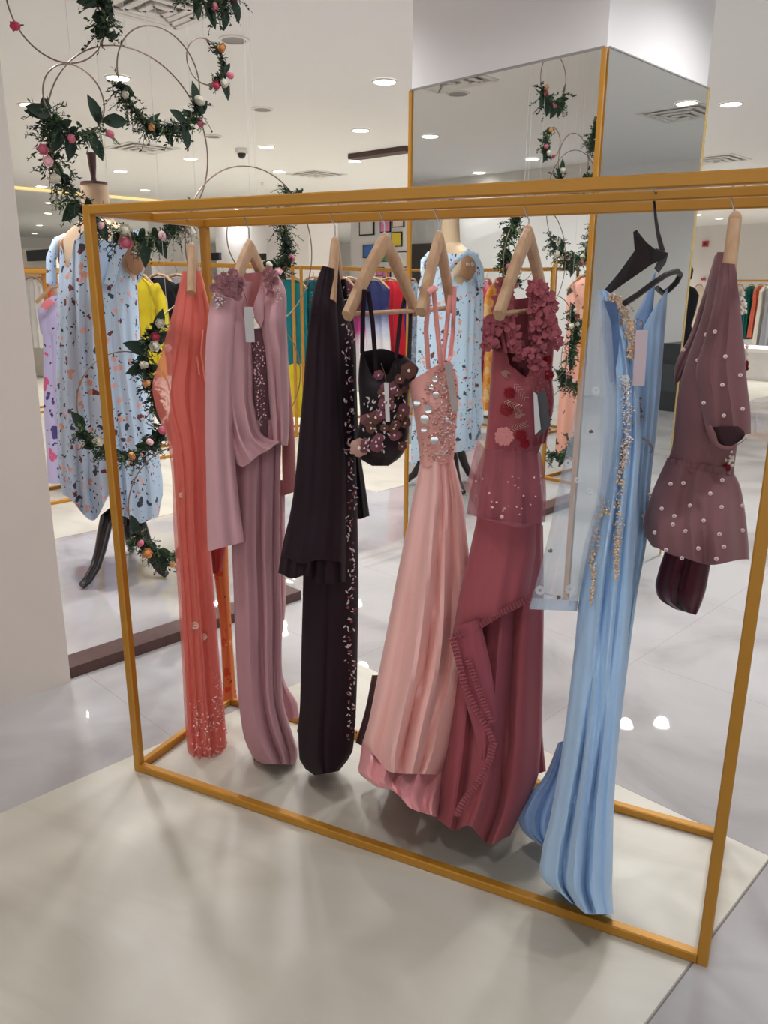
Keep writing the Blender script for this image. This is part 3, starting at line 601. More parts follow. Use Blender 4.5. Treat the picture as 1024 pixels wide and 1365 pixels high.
m = MB(); scatter(b5, m, rnd_in([(584, 500), (604, 490), (608, 560), (600, 610), (584, 610), (588, 560)], 90, .0015, .0035, R1), 'leaf', R1, .01); m.build('silver_thread', plain('silver_thread2', (214, 200, 192), .25, .6), g5)
m = MB(); b = (b5.un(597, 484, .1), b5.un(607, 548, .1)); m.box((b[0]+b[1])/2, (b[1]-b[0])/2, RT*.0085, b5.n*.001); m.build('label_ribbon', plain('grey_ribbon', (176, 162, 156), .7), g5, False)
# ---- dusty rose gown
A = anchor(1.135)
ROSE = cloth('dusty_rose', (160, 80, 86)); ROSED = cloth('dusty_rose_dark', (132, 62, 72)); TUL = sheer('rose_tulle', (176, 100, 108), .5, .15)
g6 = thing('rose_gown', 'dusty rose gown with beaded bodice, tulle peplum and ruffled edges', 'gown', (A.x, A.y, 0), 'long gowns on the front rack')
b6 = Panel(A, [(662, 440, 728, 450), (656, 478, 734, 480), (653, 520, 735, 520), (650, 560, 730, 560), (646, 600, 718, 604)], [(0, .05), (.4, .075), (1, .06)], nf=2, fa=.006, seed=30, top=[(0, -18), (.12, 10), (.3, 46), (.6, 58), (.8, 10), (1, 0)], topb=[(0, -10), (.5, 6), (1, -8)], tw=.6); b6.build('bodice', ROSE, g6)
def ruff(pan, rows, seed, off, name='ruffled_strap', mat=None, th=.02, fa=.012, NR=40, fk=(2, 5)):
    p = Panel(A, rows, th, off, nf=5, fa=fa, f0=.8, fk=fk, seed=seed, NC=40, NR=NR); p.build(name, mat or ROSE, g6); return p
ruff(b6, [(671, 373, 686, 378), (662, 400, 684, 405), (662, 430, 688, 435), (668, 455, 690, 458), (672, 470, 694, 472)], 31, (.06, .07))
ruff(b6, [(664, 405, 678, 400), (655, 440, 668, 440), (650, 462, 664, 470)], 32, (.05, .05))
ruff(b6, [(706, 380, 722, 378), (704, 410, 728, 405), (704, 450, 738, 440), (706, 500, 736, 500), (708, 560, 738, 540), (710, 596, 728, 590)], 33, (.0, .02), th=.03)
ruff(b6, [(722, 380, 730, 384), (724, 420, 742, 425), (730, 455, 743, 462), (733, 466, 744, 466)], 34, (-.05, -.05), mat=TUL)
m = MB(); RR = random.Random(4)
for sd in ([(676, 374), (670, 400), (676, 430), (688, 460), (697, 480)], [(712, 378), (714, 410), (718, 450), (716, 490)], [(664, 410), (658, 440), (654, 464)], [(724, 384), (732, 420), (738, 460)]):
    for i in range(150):
        t = RR.random()*(len(sd)-1); k = min(int(t), len(sd)-2); x = lerp(sd[k][0], sd[k+1][0], t-k)+RR.uniform(-8, 8); y = lerp(sd[k][1], sd[k+1][1], t-k)
        p = b6.un(x, y, RR.uniform(.05, .1)); d = Vector((RR.uniform(-1, 1), RR.uniform(-1, 1), RR.uniform(-.3, 1))); m.leaf(p, d, b6.n, .015, .0075, .6)
m.build('ruffle', cloth('rose_ruffle', (164, 86, 94)), g6)
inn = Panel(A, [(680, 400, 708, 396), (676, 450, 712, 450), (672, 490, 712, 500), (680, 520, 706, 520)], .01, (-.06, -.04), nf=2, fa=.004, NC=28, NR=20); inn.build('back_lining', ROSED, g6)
sk = Panel(A, [(648, 594, 716, 600), (640, 650, 722, 660), (632, 720, 722, 720), (618, 800, 724, 800), (608, 860, 724, 860), (600, 930, 723, 930), (591, 1010, 720, 1010), (582, 1070, 712, 1060), (579, 1094, 690, 1100)], [(0, .055), (.4, .08), (1, .15)], (0, .05), nf=4, fa=.022, fk=(1.5, 5), f0=.3, seed=36, NC=90, hem=[(0, -2), (.25, 12), (.4, 4), (.66, 28), (.9, 16), (1, -16)], lines=((.7, .62, .04, -.05), (.55, .45, .05, .03), (.3, .25, .04, -.03)))
sk.build('skirt', ROSE, g6)
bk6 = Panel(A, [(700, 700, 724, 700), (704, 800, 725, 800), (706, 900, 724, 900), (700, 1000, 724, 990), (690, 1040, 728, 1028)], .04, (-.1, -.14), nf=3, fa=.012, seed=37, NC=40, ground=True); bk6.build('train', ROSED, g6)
ovs = Panel(A, [(636, 690, 716, 700), (626, 735, 716, 730), (614, 785, 712, 760), (606, 830, 709, 785), (603, 848, 708, 798)], [(0, .09), (1, .12)], (.01, .04), nf=2, fa=.012, seed=38, NC=60, NR=44, lines=((.1, .1, .06, .015),)); ovs.build('overskirt', ROSE, g6)
ov2 = Panel(A, [(607, 835, 640, 825), (612, 890, 656, 900), (622, 940, 662, 960), (632, 975, 658, 992), (640, 1010, 650, 1015)], .03, (.15, .17), nf=2, fa=.008, seed=39, NC=40, NR=36); ov2.build('overskirt_fold', cloth('rose_fold', (160, 78, 88)), g6)
def frill(pan, pts, name, parent, w, mat, dep, seed=2, n=90):
    R_ = random.Random(seed); m = MB(); vs = []; N = n*4; fs = []
    seg = [math.dist(a, b) for a, b in zip(pts, pts[1:])]; tot = sum(seg)
    for i in range(N+1):
        t = i/N*tot; k = 0
        while k < len(seg)-1 and t > seg[k]: t -= seg[k]; k += 1
        q = t/seg[k]; x, y = lerp(pts[k][0], pts[k+1][0], q), lerp(pts[k][1], pts[k+1][1], q); dx, dy = (pts[k+1][0]-pts[k][0])/seg[k], (pts[k+1][1]-pts[k][1])/seg[k]
        ph = 2*PI*i/N*n; d = dep[0]+(dep[1]-dep[0])*i/N
        for s_ in (-.5, 0, .5):
            a = abs(s_)*2; jx = R_.uniform(-.3, .3)
            vs.append(pan.un(x-dy*w*s_*2+dx*math.sin(ph)*a*1.2, y+dx*w*s_*2+dy*math.sin(ph)*a*1.2+jx, d+.004+.006*math.sin(ph)*a))
    for i in range(N):
        for j in (0, 1): fs.append((i*3+j, i*3+j+1, i*3+j+4, i*3+j+3))
    m.add(vs, fs); return m.build(name, mat, parent)
RUF = cloth('rose_ruffle', (164, 86, 94))
frill(ovs, [(603, 850), (630, 840), (665, 818), (690, 806), (709, 795)], 'ruffle_trim', g6, 4.5, RUF, (.18, .14), 3, 26)
frill(ovs, [(603, 850), (611, 880), (620, 915), (634, 945), (648, 968), (658, 990)], 'ruffle_trim', g6, 4.5, RUF, (.18, .2), 4, 30)
frill(ovs, [(624, 880), (640, 925), (656, 965)], 'ruffle_trim', g6, 4, RUF, (.19, .2), 6, 20)
frill(ovs, [(658, 990), (652, 1015), (636, 1045), (618, 1068), (608, 1088)], 'ruffle_trim', g6, 4.5, RUF, (.2, .22), 5, 24)
pep = Panel(A, [(645, 598, 720, 602), (634, 630, 726, 630), (626, 660, 728, 660), (622, 685, 727, 692)], [(0, .06), (1, .13)], (.005, .03), nf=5, fa=.02, fk=(2, 6), f0=.2, seed=40, NC=80, NR=30, hem=[(0, 0), (.3, 8), (.7, 14), (1, 4)]); pep.build('tulle_peplum', TUL, g6)
pp2 = Panel(A, [(636, 585, 648, 600), (627, 625, 645, 640), (620, 650, 640, 690)], .02, (-.02, 0), nf=2, fa=.006, NC=28, NR=18); pp2.build('tulle_frill', sheer('rose_tulle2', (206, 150, 150), .4, .2), g6)
m = MB(); scatter(pep, m, [(x, y, r) for x, y, r in rnd_in([(632, 630), (724, 630), (726, 690), (630, 685)], 26, .0015, .003, R1)]+[(669, 689, .005)], 'disc', R1, .004); m.build('sequin', plain('blush_sequin', (232, 190, 184), .2, .4), g6)
RED = plain('red_bead', (150, 24, 34), .3, .2)
m2 = MB()
for x, y, r in ((679, 524, .0135), (675, 546, .016), (695, 581, .014), (700, 592, .011), (732, 500, .012), (730, 480, .01)):
    p = b6.at(x, y, .011); m = MB()
    for i in range(60):
        a = i*2.4; q = r*math.sqrt(i/60); m.ell(p+RT*(q*math.cos(a))+UP*(q*math.sin(a))+b6.n*(.003*(1-q/r)), .0019, .0019, .0019, None, 5, 4)
    m.build('beaded_flower', RED, g6)
p = b6.at(672, 582, .014)
for i in range(70): a = i*2.4; q = .022*math.sqrt(i/70); m2.disc(p+RT*(q*math.cos(a))+UP*(q*math.sin(a)), b6.n, .0034, 7, 0, .001)
m2.build('sequin_flower', plain('rose_sequin2', (206, 130, 126), .3, .5), g6)
for x, y, a0, L in ((686, 512, -.9, 26), (672, 536, -.35, 24), (686, 556, .5, 12), (682, 572, .35, 22), (668, 495, -.5, 10), (722, 440, 1.2, 14), (722, 470, 1.3, 14), (726, 560, 1.0, 16)):
    m = MB()
    for k in range(6):
        for sd in (-1, 1):
            q = k/6*L; px, py = x+math.cos(a0)*q, y-math.sin(a0)*q; a = a0+sd*.75; p = b6.at(px, py, .009); q2 = b6.un(px+math.cos(a)*6, py-math.sin(a)*6, (p-b6.A).dot(b6.n)+.001)
            m.tube([p, q2], .0007, 4)
    m.build('bugle_bead_leaf', plain('champagne_bead', (206, 170, 150), .3, .5), g6)
m = MB(); scatter(b6, m, rnd_in([(712, 500), (736, 480), (736, 570), (716, 600)], 120, .0016, .0035, R1), 'disc', R1, .02); m.build('bead_embroidery', plain('wine_sequin', (150, 66, 72), .3, .4), g6)
tg = g6
for pts, mt, nm in ((((713, 525), (727, 520), (734, 567), (717, 583)), plain('charcoal_card', (72, 72, 74), .6), 'dark_card'), (((711, 522), (716, 526), (721, 572), (713, 580)), PAPER, 'white_card')):
    m = MB(); a = [b6.un(x, y, .1 if nm[0] == 'd' else .105) for x, y in pts]; m.add(a+[q-b6.n*.001 for q in a], [(0, 1, 2, 3), (7, 6, 5, 4), (0, 4, 5, 1), (1, 5, 6, 2), (2, 6, 7, 3), (3, 7, 4, 0)]); m.build(nm, mt, tg, False)
m = MB(); m.tube([b6.un(706, 492, .09), b6.un(709, 508, .1), b6.un(714, 525, .1)], .0008, 5); m.build('tag_string', plain('string', (120, 90, 60), .8), tg)
# ---- blue gown on black plastic hanger
A = anchor(1.41)
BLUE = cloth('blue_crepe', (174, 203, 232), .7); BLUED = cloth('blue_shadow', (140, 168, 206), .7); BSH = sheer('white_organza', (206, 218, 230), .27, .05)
hg = thing('plastic_hanger', 'black plastic hanger tilted on the rail, holding the pale blue gown', 'hanger', (A.x, A.y, 1.5))
bp = Panel(A, [(795, 385, 800, 380)], NR=2, NC=6)
def flat(name, pts, th, mat, parent, deps):
    m = MB(); n = len(pts); vs = []
    for (x, y), d in zip(pts, deps): vs.append(bp.un(x, y, d+th/2))
    for (x, y), d in zip(pts, deps): vs.append(bp.un(x, y, d-th/2))
    m.add(vs, [tuple(range(n-1, -1, -1)), tuple(range(n, 2*n))]+[(i, (i+1) % n, n+(i+1) % n, n+i) for i in range(n)]); return m.build(name, mat, parent, False)
m = MB(); hk = [(874.5, 257, .02), (871.5, 254, .0), (871, 262, -.02), (872.5, 272, -.012), (874, 290, 0), (877, 310, 0), (883, 335, 0)]; m.tube([bp.un(*q) for q in hk], [.002, .0022, .0024, .0028, .0032, .0042, .006], 8); m.build('hook', BLACK, hg)
flat('shoulder_arm', [(844, 309), (849, 306), (853, 312), (862, 323), (873, 332), (890, 338), (886, 344), (868, 353), (850, 365), (832, 378), (814, 391), (806, 386), (826, 362), (846, 334), (850, 322)], .018, BLACK, hg, [.14]*3+[.1, .06, 0, 0, .04, .08, .13, .18, .19, .15, .13, .14])
flat('neck', [(873, 330), (891, 337), (888, 350), (878, 364), (872, 358), (878, 345)], .02, plain('black_plastic2', (52, 51, 53), .4), hg, [0]*6)
m = MB(); lo_ = [(833, 404, .16), (850, 393, .11), (870, 378, .06), (888, 366, 0), (902, 361, -.05), (907, 366, -.08), (902, 376, -.09), (892, 386, -.1), (884, 391, -.1), (876, 384, -.07)]; m.tube([bp.un(*q) for q in lo_], .0065, 8); m.build('lower_bar', BLACK, hg)
g7 = thing('blue_gown', 'pale blue gown with sheer sleeves and champagne beading, pooling on the bottom rail', 'gown', (A.x, A.y, 0), 'long gowns on the front rack')
L7 = Panel(A, [(797, 386, 816, 388), (799, 410, 828, 412), (803, 450, 840, 445), (806, 490, 848, 480), (808, 540, 852, 530), (804, 600, 854, 590), (799, 660, 850, 650), (786, 720, 846, 720), (773, 790, 842, 800), (766, 860, 836, 870), (757, 940, 828, 950), (746, 1020, 822, 1020), (733, 1090, 818, 1080), (722, 1140, 817, 1150), (722, 1180, 816, 1190), (746, 1206, 818, 1219)], [(0, .02), (.12, .06), (.5, .1), (1, .12)], (.03, .24), nf=4, fa=.02, fk=(1.5, 4.5), f0=.12, seed=50, NR=80, NC=96, ground=True, hem=[(0, -16), (.25, -4), (.5, 6), (1, 0)], hw=.12, lines=((.62, .3, .04, -.04), (.82, .62, .04, -.04), (.3, .5, .05, .03), (.5, .78, .05, .02)))
L7.build('gown_front', BLUE, g7)
P7 = Panel(A, [(866, 420, 890, 384), (852, 450, 888, 420), (850, 500, 884, 470), (848, 560, 878, 550), (842, 640, 868, 640), (840, 720, 862, 720), (832, 800, 850, 790), (822, 880, 838, 880), (812, 960, 828, 960)], [(0, .02), (.3, .05), (1, .05)], (-.06, -.02), nf=3, fa=.012, seed=51, NC=60, lines=((.5, .4, .08, .015),)); P7.build('gown_side', BLUE, g7)
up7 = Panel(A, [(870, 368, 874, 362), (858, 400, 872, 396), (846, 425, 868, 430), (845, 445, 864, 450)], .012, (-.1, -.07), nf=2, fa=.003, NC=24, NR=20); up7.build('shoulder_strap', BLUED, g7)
in7 = Panel(A, [(803, 400, 822, 404), (803, 440, 826, 440), (808, 480, 824, 470), (813, 512, 818, 508)], .008, (.11, .11), nf=1, fa=.002, NC=24, NR=20); in7.build('armhole_lining', cloth('blue_lining', (94, 118, 158)), g7, 'darker blue armhole lining')
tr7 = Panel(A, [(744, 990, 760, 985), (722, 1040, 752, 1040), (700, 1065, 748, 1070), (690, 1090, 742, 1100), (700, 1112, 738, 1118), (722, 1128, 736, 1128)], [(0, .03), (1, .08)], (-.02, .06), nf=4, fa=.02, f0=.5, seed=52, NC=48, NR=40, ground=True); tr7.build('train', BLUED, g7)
s7 = Panel(A, [(795, 392, 806, 396), (784, 440, 806, 440), (778, 475, 812, 500), (769, 530, 821, 540), (757, 590, 816, 600), (744, 650, 806, 660), (732, 710, 790, 715), (718, 765, 776, 770), (705, 810, 769, 814)], [(0, .02), (.3, .05), (1, .07)], (.14, .17), nf=3, fa=.012, seed=53, NC=64); s7.build('sheer_sleeve', BSH, g7, 'sheer white organza sleeve')
s7b = Panel(A, [(804, 400, 815, 430), (800, 450, 818, 480), (800, 520, 822, 540), (800, 600, 818, 600), (796, 660, 812, 640), (776, 740, 800, 700), (768, 812, 776, 780)], .02, (.16, .18), nf=2, fa=.006, seed=54, NC=40); s7b.build('sheer_sleeve', BSH, g7, 'sheer white organza sleeve')
cf = Panel(A, [(710, 797, 771, 801), (706, 812, 769, 815)], .075, (.17, .172), nf=1, fa=.004, NC=50, NR=6); cf.build('sleeve_hem', sheer('organza_hem', (196, 206, 218), .6, .05), g7)
ORF = sheer('organza_flower', (220, 222, 224), .5, .05)
for x, y, r in ((788, 576, .011), (733, 733, .008), (744, 796, .008), (794, 521, .011), (834, 505, .011), (770, 640, .009), (786, 655, .009), (720, 787, .014), (760, 786, .014), (757, 617, .01)):
    d = .235 if x < 800 else .2; m = MB()
    for k in range(8): a = 2*PI*k/8; p = s7.un(x, y, d)+RT*(r*.5*math.cos(a))+UP*(r*.5*math.sin(a)); m.disc(p, s7.n, r*.34, 7, 0, .001)
    m.build('flower_applique', ORF, g7)
m = MB()
for x, y in ((788, 576), (733, 733), (745, 796), (834, 593)):
    for k in range(4): p = s7.un(x+R1.uniform(-2, 2), y+R1.uniform(-2, 2), .24); m.ell(p, .0026, .0026, .0026, None, 6, 4)
m.build('gold_bead', plain('dark_gold_bead', (120, 98, 66), .3, .6), g7)
def beadline(pan, pts, n, wd, r, name, mat, parent, lift=.006, seed=1):
    R_ = random.Random(seed); m = MB(); o = []
    for i in range(n):
        t = R_.random()*(len(pts)-1); k = min(int(t), len(pts)-2); q = t-k
        o.append((lerp(pts[k][0], pts[k+1][0], q)+R_.gauss(0, 1)*lerp(pts[k][2], pts[k+1][2], q)*wd, lerp(pts[k][1], pts[k+1][1], q), R_.uniform(r*.6, r)))
    scatter(pan, m, o, 'disc', R_, lift); return m.build(name, mat, parent)
CH7 = plain('champagne_sequin', (214, 182, 150), .25, .6); SV7 = plain('silver_sequin7', (206, 196, 196), .2, .7)
beadline(L7, [(816, 392, 4), (826, 405, 7), (838, 430, 6), (843, 455, 4), (842, 478, 3)], 330, .8, .0032, 'neckline_beading', plain('champagne_sequin', (214, 182, 150)), g7, .012)
beadline(L7, [(833, 500, 4), (836, 540, 4), (836, 585, 4), (832, 620, 3)], 200, .8, .003, 'silver_beading', SV7, g7, .012, 2)
beadline(L7, [(832, 590, 4), (827, 630, 3), (825, 690, 4), (822, 740, 3), (822, 775, 1)], 220, .8, .003, 'bead_embroidery', CH7, g7, .012, 3)
beadline(L7, [(800, 660, 2), (804, 682, 8), (796, 690, 3), (793, 720, 4), (790, 745, 3), (791, 775, 2), (788, 805, 1)], 220, .7, .003, 'bead_embroidery', CH7, g7, .012, 4)
beadline(P7, [(852, 530, 3), (851, 560, 3), (846, 600, 2), (845, 640, 1)], 120, .8, .003, 'bead_embroidery', plain('bronze_sequin', (150, 128, 112), .3, .6), g7, .012, 5)
m = MB(); m.tube([P7.un(x, y, d) for x, y, d in ((857, 583, .03), (864, 588, .03), (869, 597, .02), (867, 604, .02))], .0035, 6); m.build('beaded_button_loop', SV7, g7)
pricetag(P7, 856, 440, 851, 514, .026, .1, g7, [(849, 425), (856, 428), (857, 440)], mat=plain('pink_tag', (206, 186, 190), .6))
# ---- plum peplum top
A = anchor(1.575)
PLUM = cloth('plum_crepe', (128, 88, 90), .8); PLUMD = cloth('plum_shade', (58, 36, 40), .8)
g8 = thing('plum_top', 'dusty plum peplum top dotted with sequins, hanging at the rack end', 'top', (A.x, A.y, 1.0))
b8 = Panel(A, [(956, 336, 980, 336), (951, 350, 981, 350), (945, 380, 984, 385), (936, 420, 986, 420), (924, 455, 990, 450), (912, 490, 993, 480), (903, 530, 992, 520), (899, 570, 988, 560), (895, 600, 982, 600), (889, 616, 978, 630)], [(0, .02), (.2, .055), (.7, .08), (1, .07)], nf=3, fa=.01, seed=60, hem=[(0, 0), (.4, 8), (1, 0)]); b8.build('bodice', PLUM, g8)
sb8 = Panel(A, [(953, 340, 960, 342), (935, 400, 950, 410), (918, 450, 926, 470), (900, 488, 912, 500), (898, 512, 902, 512)], .03, (-.07, -.07), nf=2, fa=.005, NC=30, NR=30); sb8.build('sleeve', PLUM, g8)
s8 = Panel(A, [(960, 350, 980, 352), (952, 400, 986, 400), (940, 450, 990, 440), (928, 490, 993, 470), (932, 530, 996, 510), (939, 565, 1001, 556), (942, 580, 1001, 580)], [(0, .015), (.3, .04), (1, .05)], (.06, .08), nf=3, fa=.008, seed=61, NC=56, hem=[(0, -4), (.35, 16), (.6, 4), (1, -2)], hw=.15, lines=((.3, .25, .06, .012), (.62, .6, .06, .012))); s8.build('sleeve', PLUM, g8)
cu8 = Panel(A, [(950, 569, 984, 568), (951, 577, 993, 577), (957, 588, 988, 587), (966, 597, 976, 594)], .006, (.14, .14), nf=1, fa=.002, NC=40, NR=12, ); cu8.build('sleeve_opening_shade', PLUMD, g8, 'dark sheet for the shade in the sleeve opening')  # dark sheet paints the shade inside the sleeve
cu9 = Panel(A, [(940, 566, 948, 566), (944, 580, 954, 578), (954, 596, 960, 592), (968, 602, 980, 594), (984, 592, 1001, 580)], .008, (.15, .15), nf=1, fa=.002, NC=24, NR=24); cu9.build('sleeve_cuff', PLUM, g8)
pp = Panel(A, [(888, 614, 978, 630), (876, 640, 986, 646), (864, 672, 993, 680), (857, 700, 997, 715), (860, 728, 999, 746)], [(0, .07), (1, .16)], (0, .02), nf=6, fa=.026, fk=(2, 6), f0=.25, seed=63, NC=110, NR=40, hem=[(0, -12), (.08, 0), (.3, 8), (.6, 14), (1, 0)]); pp.build('peplum', PLUM, g8)
ga = Panel(A, [(889, 610, 979, 626), (888, 617, 979, 634)], .076, (0, 0), nf=8, fa=.006, f0=1, fk=(8, 22), NC=120, NR=6); ga.build('gathered_seam', PLUM, g8)
m, m2 = MB(), MB(); dots = [(967, 475), (963, 513), (938, 537), (965, 554), (972, 437), (953, 442), (941, 446), (965, 402), (930, 480), (911, 466), (990, 545), (987, 500)]
for x, y in dots: p = (s8 if x > 936 and y > 440 else b8).at(x, y, .008); m.disc(p, s8.n, .0042, 9, 0, .001); m2.disc(p+s8.n*.001, s8.n, .0015, 6)
for x, y in ((963, 640), (947, 658), (920, 674), (962, 676), (938, 694), (990, 674), (914, 708), (959, 712), (990, 707), (965, 729), (931, 731), (909, 744), (894, 645), (882, 678), (873, 710), (866, 659), (899, 688), (897, 699), (911, 644), (955, 745), (858, 688), (888, 733)):
    p = pp.at(x, y, .006); m.disc(p, pp.n, .0046, 9, 0, .001); m2.disc(p+pp.n*.0012, pp.n, .0016, 6)
m.build('sequin', plain('white_sequin', (232, 206, 200), .2, .2), g8); m2.build('sequin_centre', plain('sequin_dark', (150, 110, 110), .4), g8)
for y0, y1, x in ((388, 402, 987), (404, 418, 989), (458, 482, 992), (602, 622, 972)):
    m = MB()
    for k in range(34): p = b8.un(x+R1.uniform(-5, 5), R1.uniform(y0, y1), R1.uniform(.02, .06)); m.ell(p, .0034, .0034, .0034, None, 6, 4)
    m.build('pearl_tassel', plain('pearl', (236, 222, 206), .25), g8)
for y0, x in ((410, 985), (484, 992), (620, 968)):
    m = MB()
    for k in range(16): p = b8.un(x+R1.uniform(-5, 5), y0+R1.uniform(-4, 6), R1.uniform(.02, .06)); m.leaf(p, Vector((R1.uniform(-.4, .4), R1.uniform(-.4, .4), -1)), b8.n, .012, .004)
    m.build('red_tassel', cloth('wine_thread', (120, 22, 36)), g8)
bg_ = Panel(A, [(886, 735, 948, 748), (878, 760, 945, 765), (874, 785, 940, 790), (883, 802, 932, 812), (900, 812, 928, 820)], [(0, .05), (.6, .06), (1, .03)], (0, 0), nf=3, fa=.014, f0=.6, seed=65, NC=56, NR=36, lines=((.5, .45, .07, -.03),))
bg_.build('velvet_lining', cloth('burgundy_velvet', (74, 16, 30), .6, .4), g8, 'burgundy velvet lining hanging below the peplum')
# ------------------------------------------------------------------ mannequin and its dress
MC = W(-1.74, .91); ang = .27; EX = W(math.cos(ang), math.sin(ang)); EY = W(-math.sin(ang), math.cos(ang)); ZZ = Vector((0, 0, 1))
mq = thing('mannequin', 'linen dress-form mannequin on black tripod legs beside the flower hoops', 'mannequin', MC)
def ering(z, a, b, n=28, dx=0, dy=0): return [MC+EX*(dx+a*math.cos(2*PI*k/n))+EY*(dy+b*math.sin(2*PI*k/n))+ZZ*z for k in range(n)]
m = MB(); m.loft([ering(*q) for q in ((.98, .15, .1), (1.06, .185, .125), (1.18, .17, .115), (1.3, .145, .1), (1.42, .165, .115), (1.54, .195, .13, 28, 0, -.01), (1.64, .22, .115), (1.71, .235, .085), (1.755, .2, .075), (1.785, .13, .07), (1.805, .088, .066))]); m.build('torso', LINEN, mq)
m = MB(); m.loft([ering(*q) for q in ((1.795, .09, .07), (1.83, .078, .066), (1.9, .07, .062), (1.965, .064, .058))]); m.build('neck', LINEN, mq)
m = MB(); m.loft([ering(1.963, .066, .06), ering(1.975, .064, .058)]); m.build('neck_cap', DKWOOD, mq)
m = MB(); m.tube([MC+ZZ*1.975, MC+ZZ*2.0, MC+ZZ*2.05, MC+ZZ*2.105], [.014, .012, .018, .022], 12); m.build('finial', DKWOOD, mq)
CAPM = woodmat('cap_wood', (140, 100, 70), (170, 126, 90))
for sd in (-1, 1):
    c = MC+EX*(sd*.232)+ZZ*1.64; nn = (EX*sd+EY*-.15-ZZ*.15).normalized(); m = MB(); m.ell(c, .02, .062, .095, (nn, EY, ZZ.cross(EX)*0+ZZ), 18, 10); cp = m.build('arm_cap', CAPM, mq)
    m = MB()
    for q in (-.02, .02):
        for s_ in (-1, 1): m.tube([c+EY*q+nn*.012+ZZ*.015, c+EY*q+nn*.024+ZZ*.015], .013, 10)
    m.build('screw_hole', WHITE, cp)
m = MB(); m.tube([MC+ZZ*.26, MC+ZZ*.32, MC+ZZ*.36, MC+ZZ*.42, MC+ZZ*.5, MC+ZZ*1.0], [.045, .05, .03, .036, .024, .024], 14); m.build('pole', BLKLAC, mq)
foot = [on_z(110, 786), on_z(222, 771)]; foot.append(MC+(MC-(foot[0]+foot[1])/2).normalized()*.34); foot[2].z = 0
for f in foot:
    d = (f-Vector((MC.x, MC.y, 0))); L = d.length; d = d/L; m = MB(); pts = []; rs = []
    for t, h, r in ((.03, .30, .03), (.22, .345, .034), (.36, .325, .036), (.46, .25, .034), (.56, .17, .03), (.7, .09, .027), (.88, .038, .024), (1.0, .022, .02)):
        pts.append(Vector((MC.x, MC.y, 0))+d*(L*t)+ZZ*h); rs.append(r)
    m.tube(pts, rs, 12); m.build('leg', BLKLAC, mq)
FLB = floral('blue_floral', (186, 204, 222), [(112, 62, 62), (226, 172, 164), (66, 74, 88), (206, 156, 140), (186, 204, 222), (186, 204, 222)], 22., .36, (58, 70, 80))
dr = thing('floral_dress', 'pale blue floral wrap dress worn by the dress-form mannequin', 'dress', (MC.x, MC.y, .35))
dp = Panel(MC+ZZ, [(80, 352, 181, 350), (77, 400, 184, 400), (76, 450, 187, 450), (75, 500, 194, 500), (76, 560, 204, 560), (78, 610, 213, 610), (80, 640, 217, 642), (84, 658, 217, 658)], [(0, .2), (.15, .235), (.5, .23), (1, .25)], nf=6, fa=.035, fk=(3, 8), f0=.15, seed=70, NC=110, NR=60, top=[(0, -26), (.11, 6), (.2, -32), (.32, -44), (.6, -30), (.8, -30), (1, -34)], tw=.13, hem=[(0, 2), (.3, 36), (.52, -6), (.6, 30), (.75, 40), (.95, 32), (1, 4)], topb=[(0, -20), (.3, -14), (.55, 26), (.75, -8), (1, -20)], lines=((.2, .3, .025, -.05), (.66, .62, .03, -.05), (.42, .5, .04, .04)))
dp.build('dress_body', FLB, dr)
for sd in (-1, 1):
    P = lambda x, y, z: MC+EX*(sd*x)+EY*y+ZZ*z
    m = MB(); m.tube([P(.2, -.145, 1.5), P(.225, -.11, 1.62), P(.245, -.05, 1.705), P(.245, .02, 1.735), P(.22, .09, 1.68), P(.16, .125, 1.6), P(.1, .12, 1.52)], [.03, .03, .026, .022, .02, .02, .03], 8, True, .35, EX); m.build('shoulder_strap', FLB, dr)
# ------------------------------------------------------------------ flower hoops hanging over the plinth (plane u = -0.87)
WIRE = plain('copper_wire', (132, 110, 90), .4, .5); GREENS = [cloth('leaf_green', (44, 66, 40), .6), cloth('leaf_dark', (30, 48, 34), .6), cloth('leaf_light', (76, 98, 56), .6)]
PK = cloth('flower_pink', (204, 112, 130)); RP = cloth('flower_rose', (186, 66, 90)); CR = cloth('flower_cream', (206, 200, 180)); PE = cloth('flower_peach', (216, 150, 92)); LP = cloth('flower_blush', (240, 190, 196)); TH_ = plain('thread', (224, 220, 216), .6)
HU = -.87
def HP(v, z, du=0): return W(HU+du, v, z)
def rose(c, n, r, mat, par, R_):
    m = MB(); m.ell(c+n*(r*.2), r*.55, r*.55, r*.55, None, 8, 6); rosette(m, c, n, r*.9, R_, 3, 6); return m.build('flower', mat, par)
def bud(c, d, r, mat, par):
    m = MB(); d = d.normalized(); a = Vector((0, 0, 1)) if abs(d.z) < .9 else Vector((1, 0, 0)); x = d.cross(a).normalized(); m.ell(c, r, r, r*1.25, (x, d.cross(x), d), 8, 7); rosette(m, c+d*r*.3, d, r*1.1, random.Random(3), 1, 5); o = m.build('flower', mat, par)
    m = MB(); m.tube([c-d*r*2.4, c-d*r*.8], [.002, .004], 6)
    for k in range(4): m.leaf(c-d*r*1.2, d+x*math.cos(k*1.57)*.6+d.cross(x)*math.sin(k*1.57)*.6, x, r*1.3, r*.4)
    m.build('sepal', GREENS[0], o)
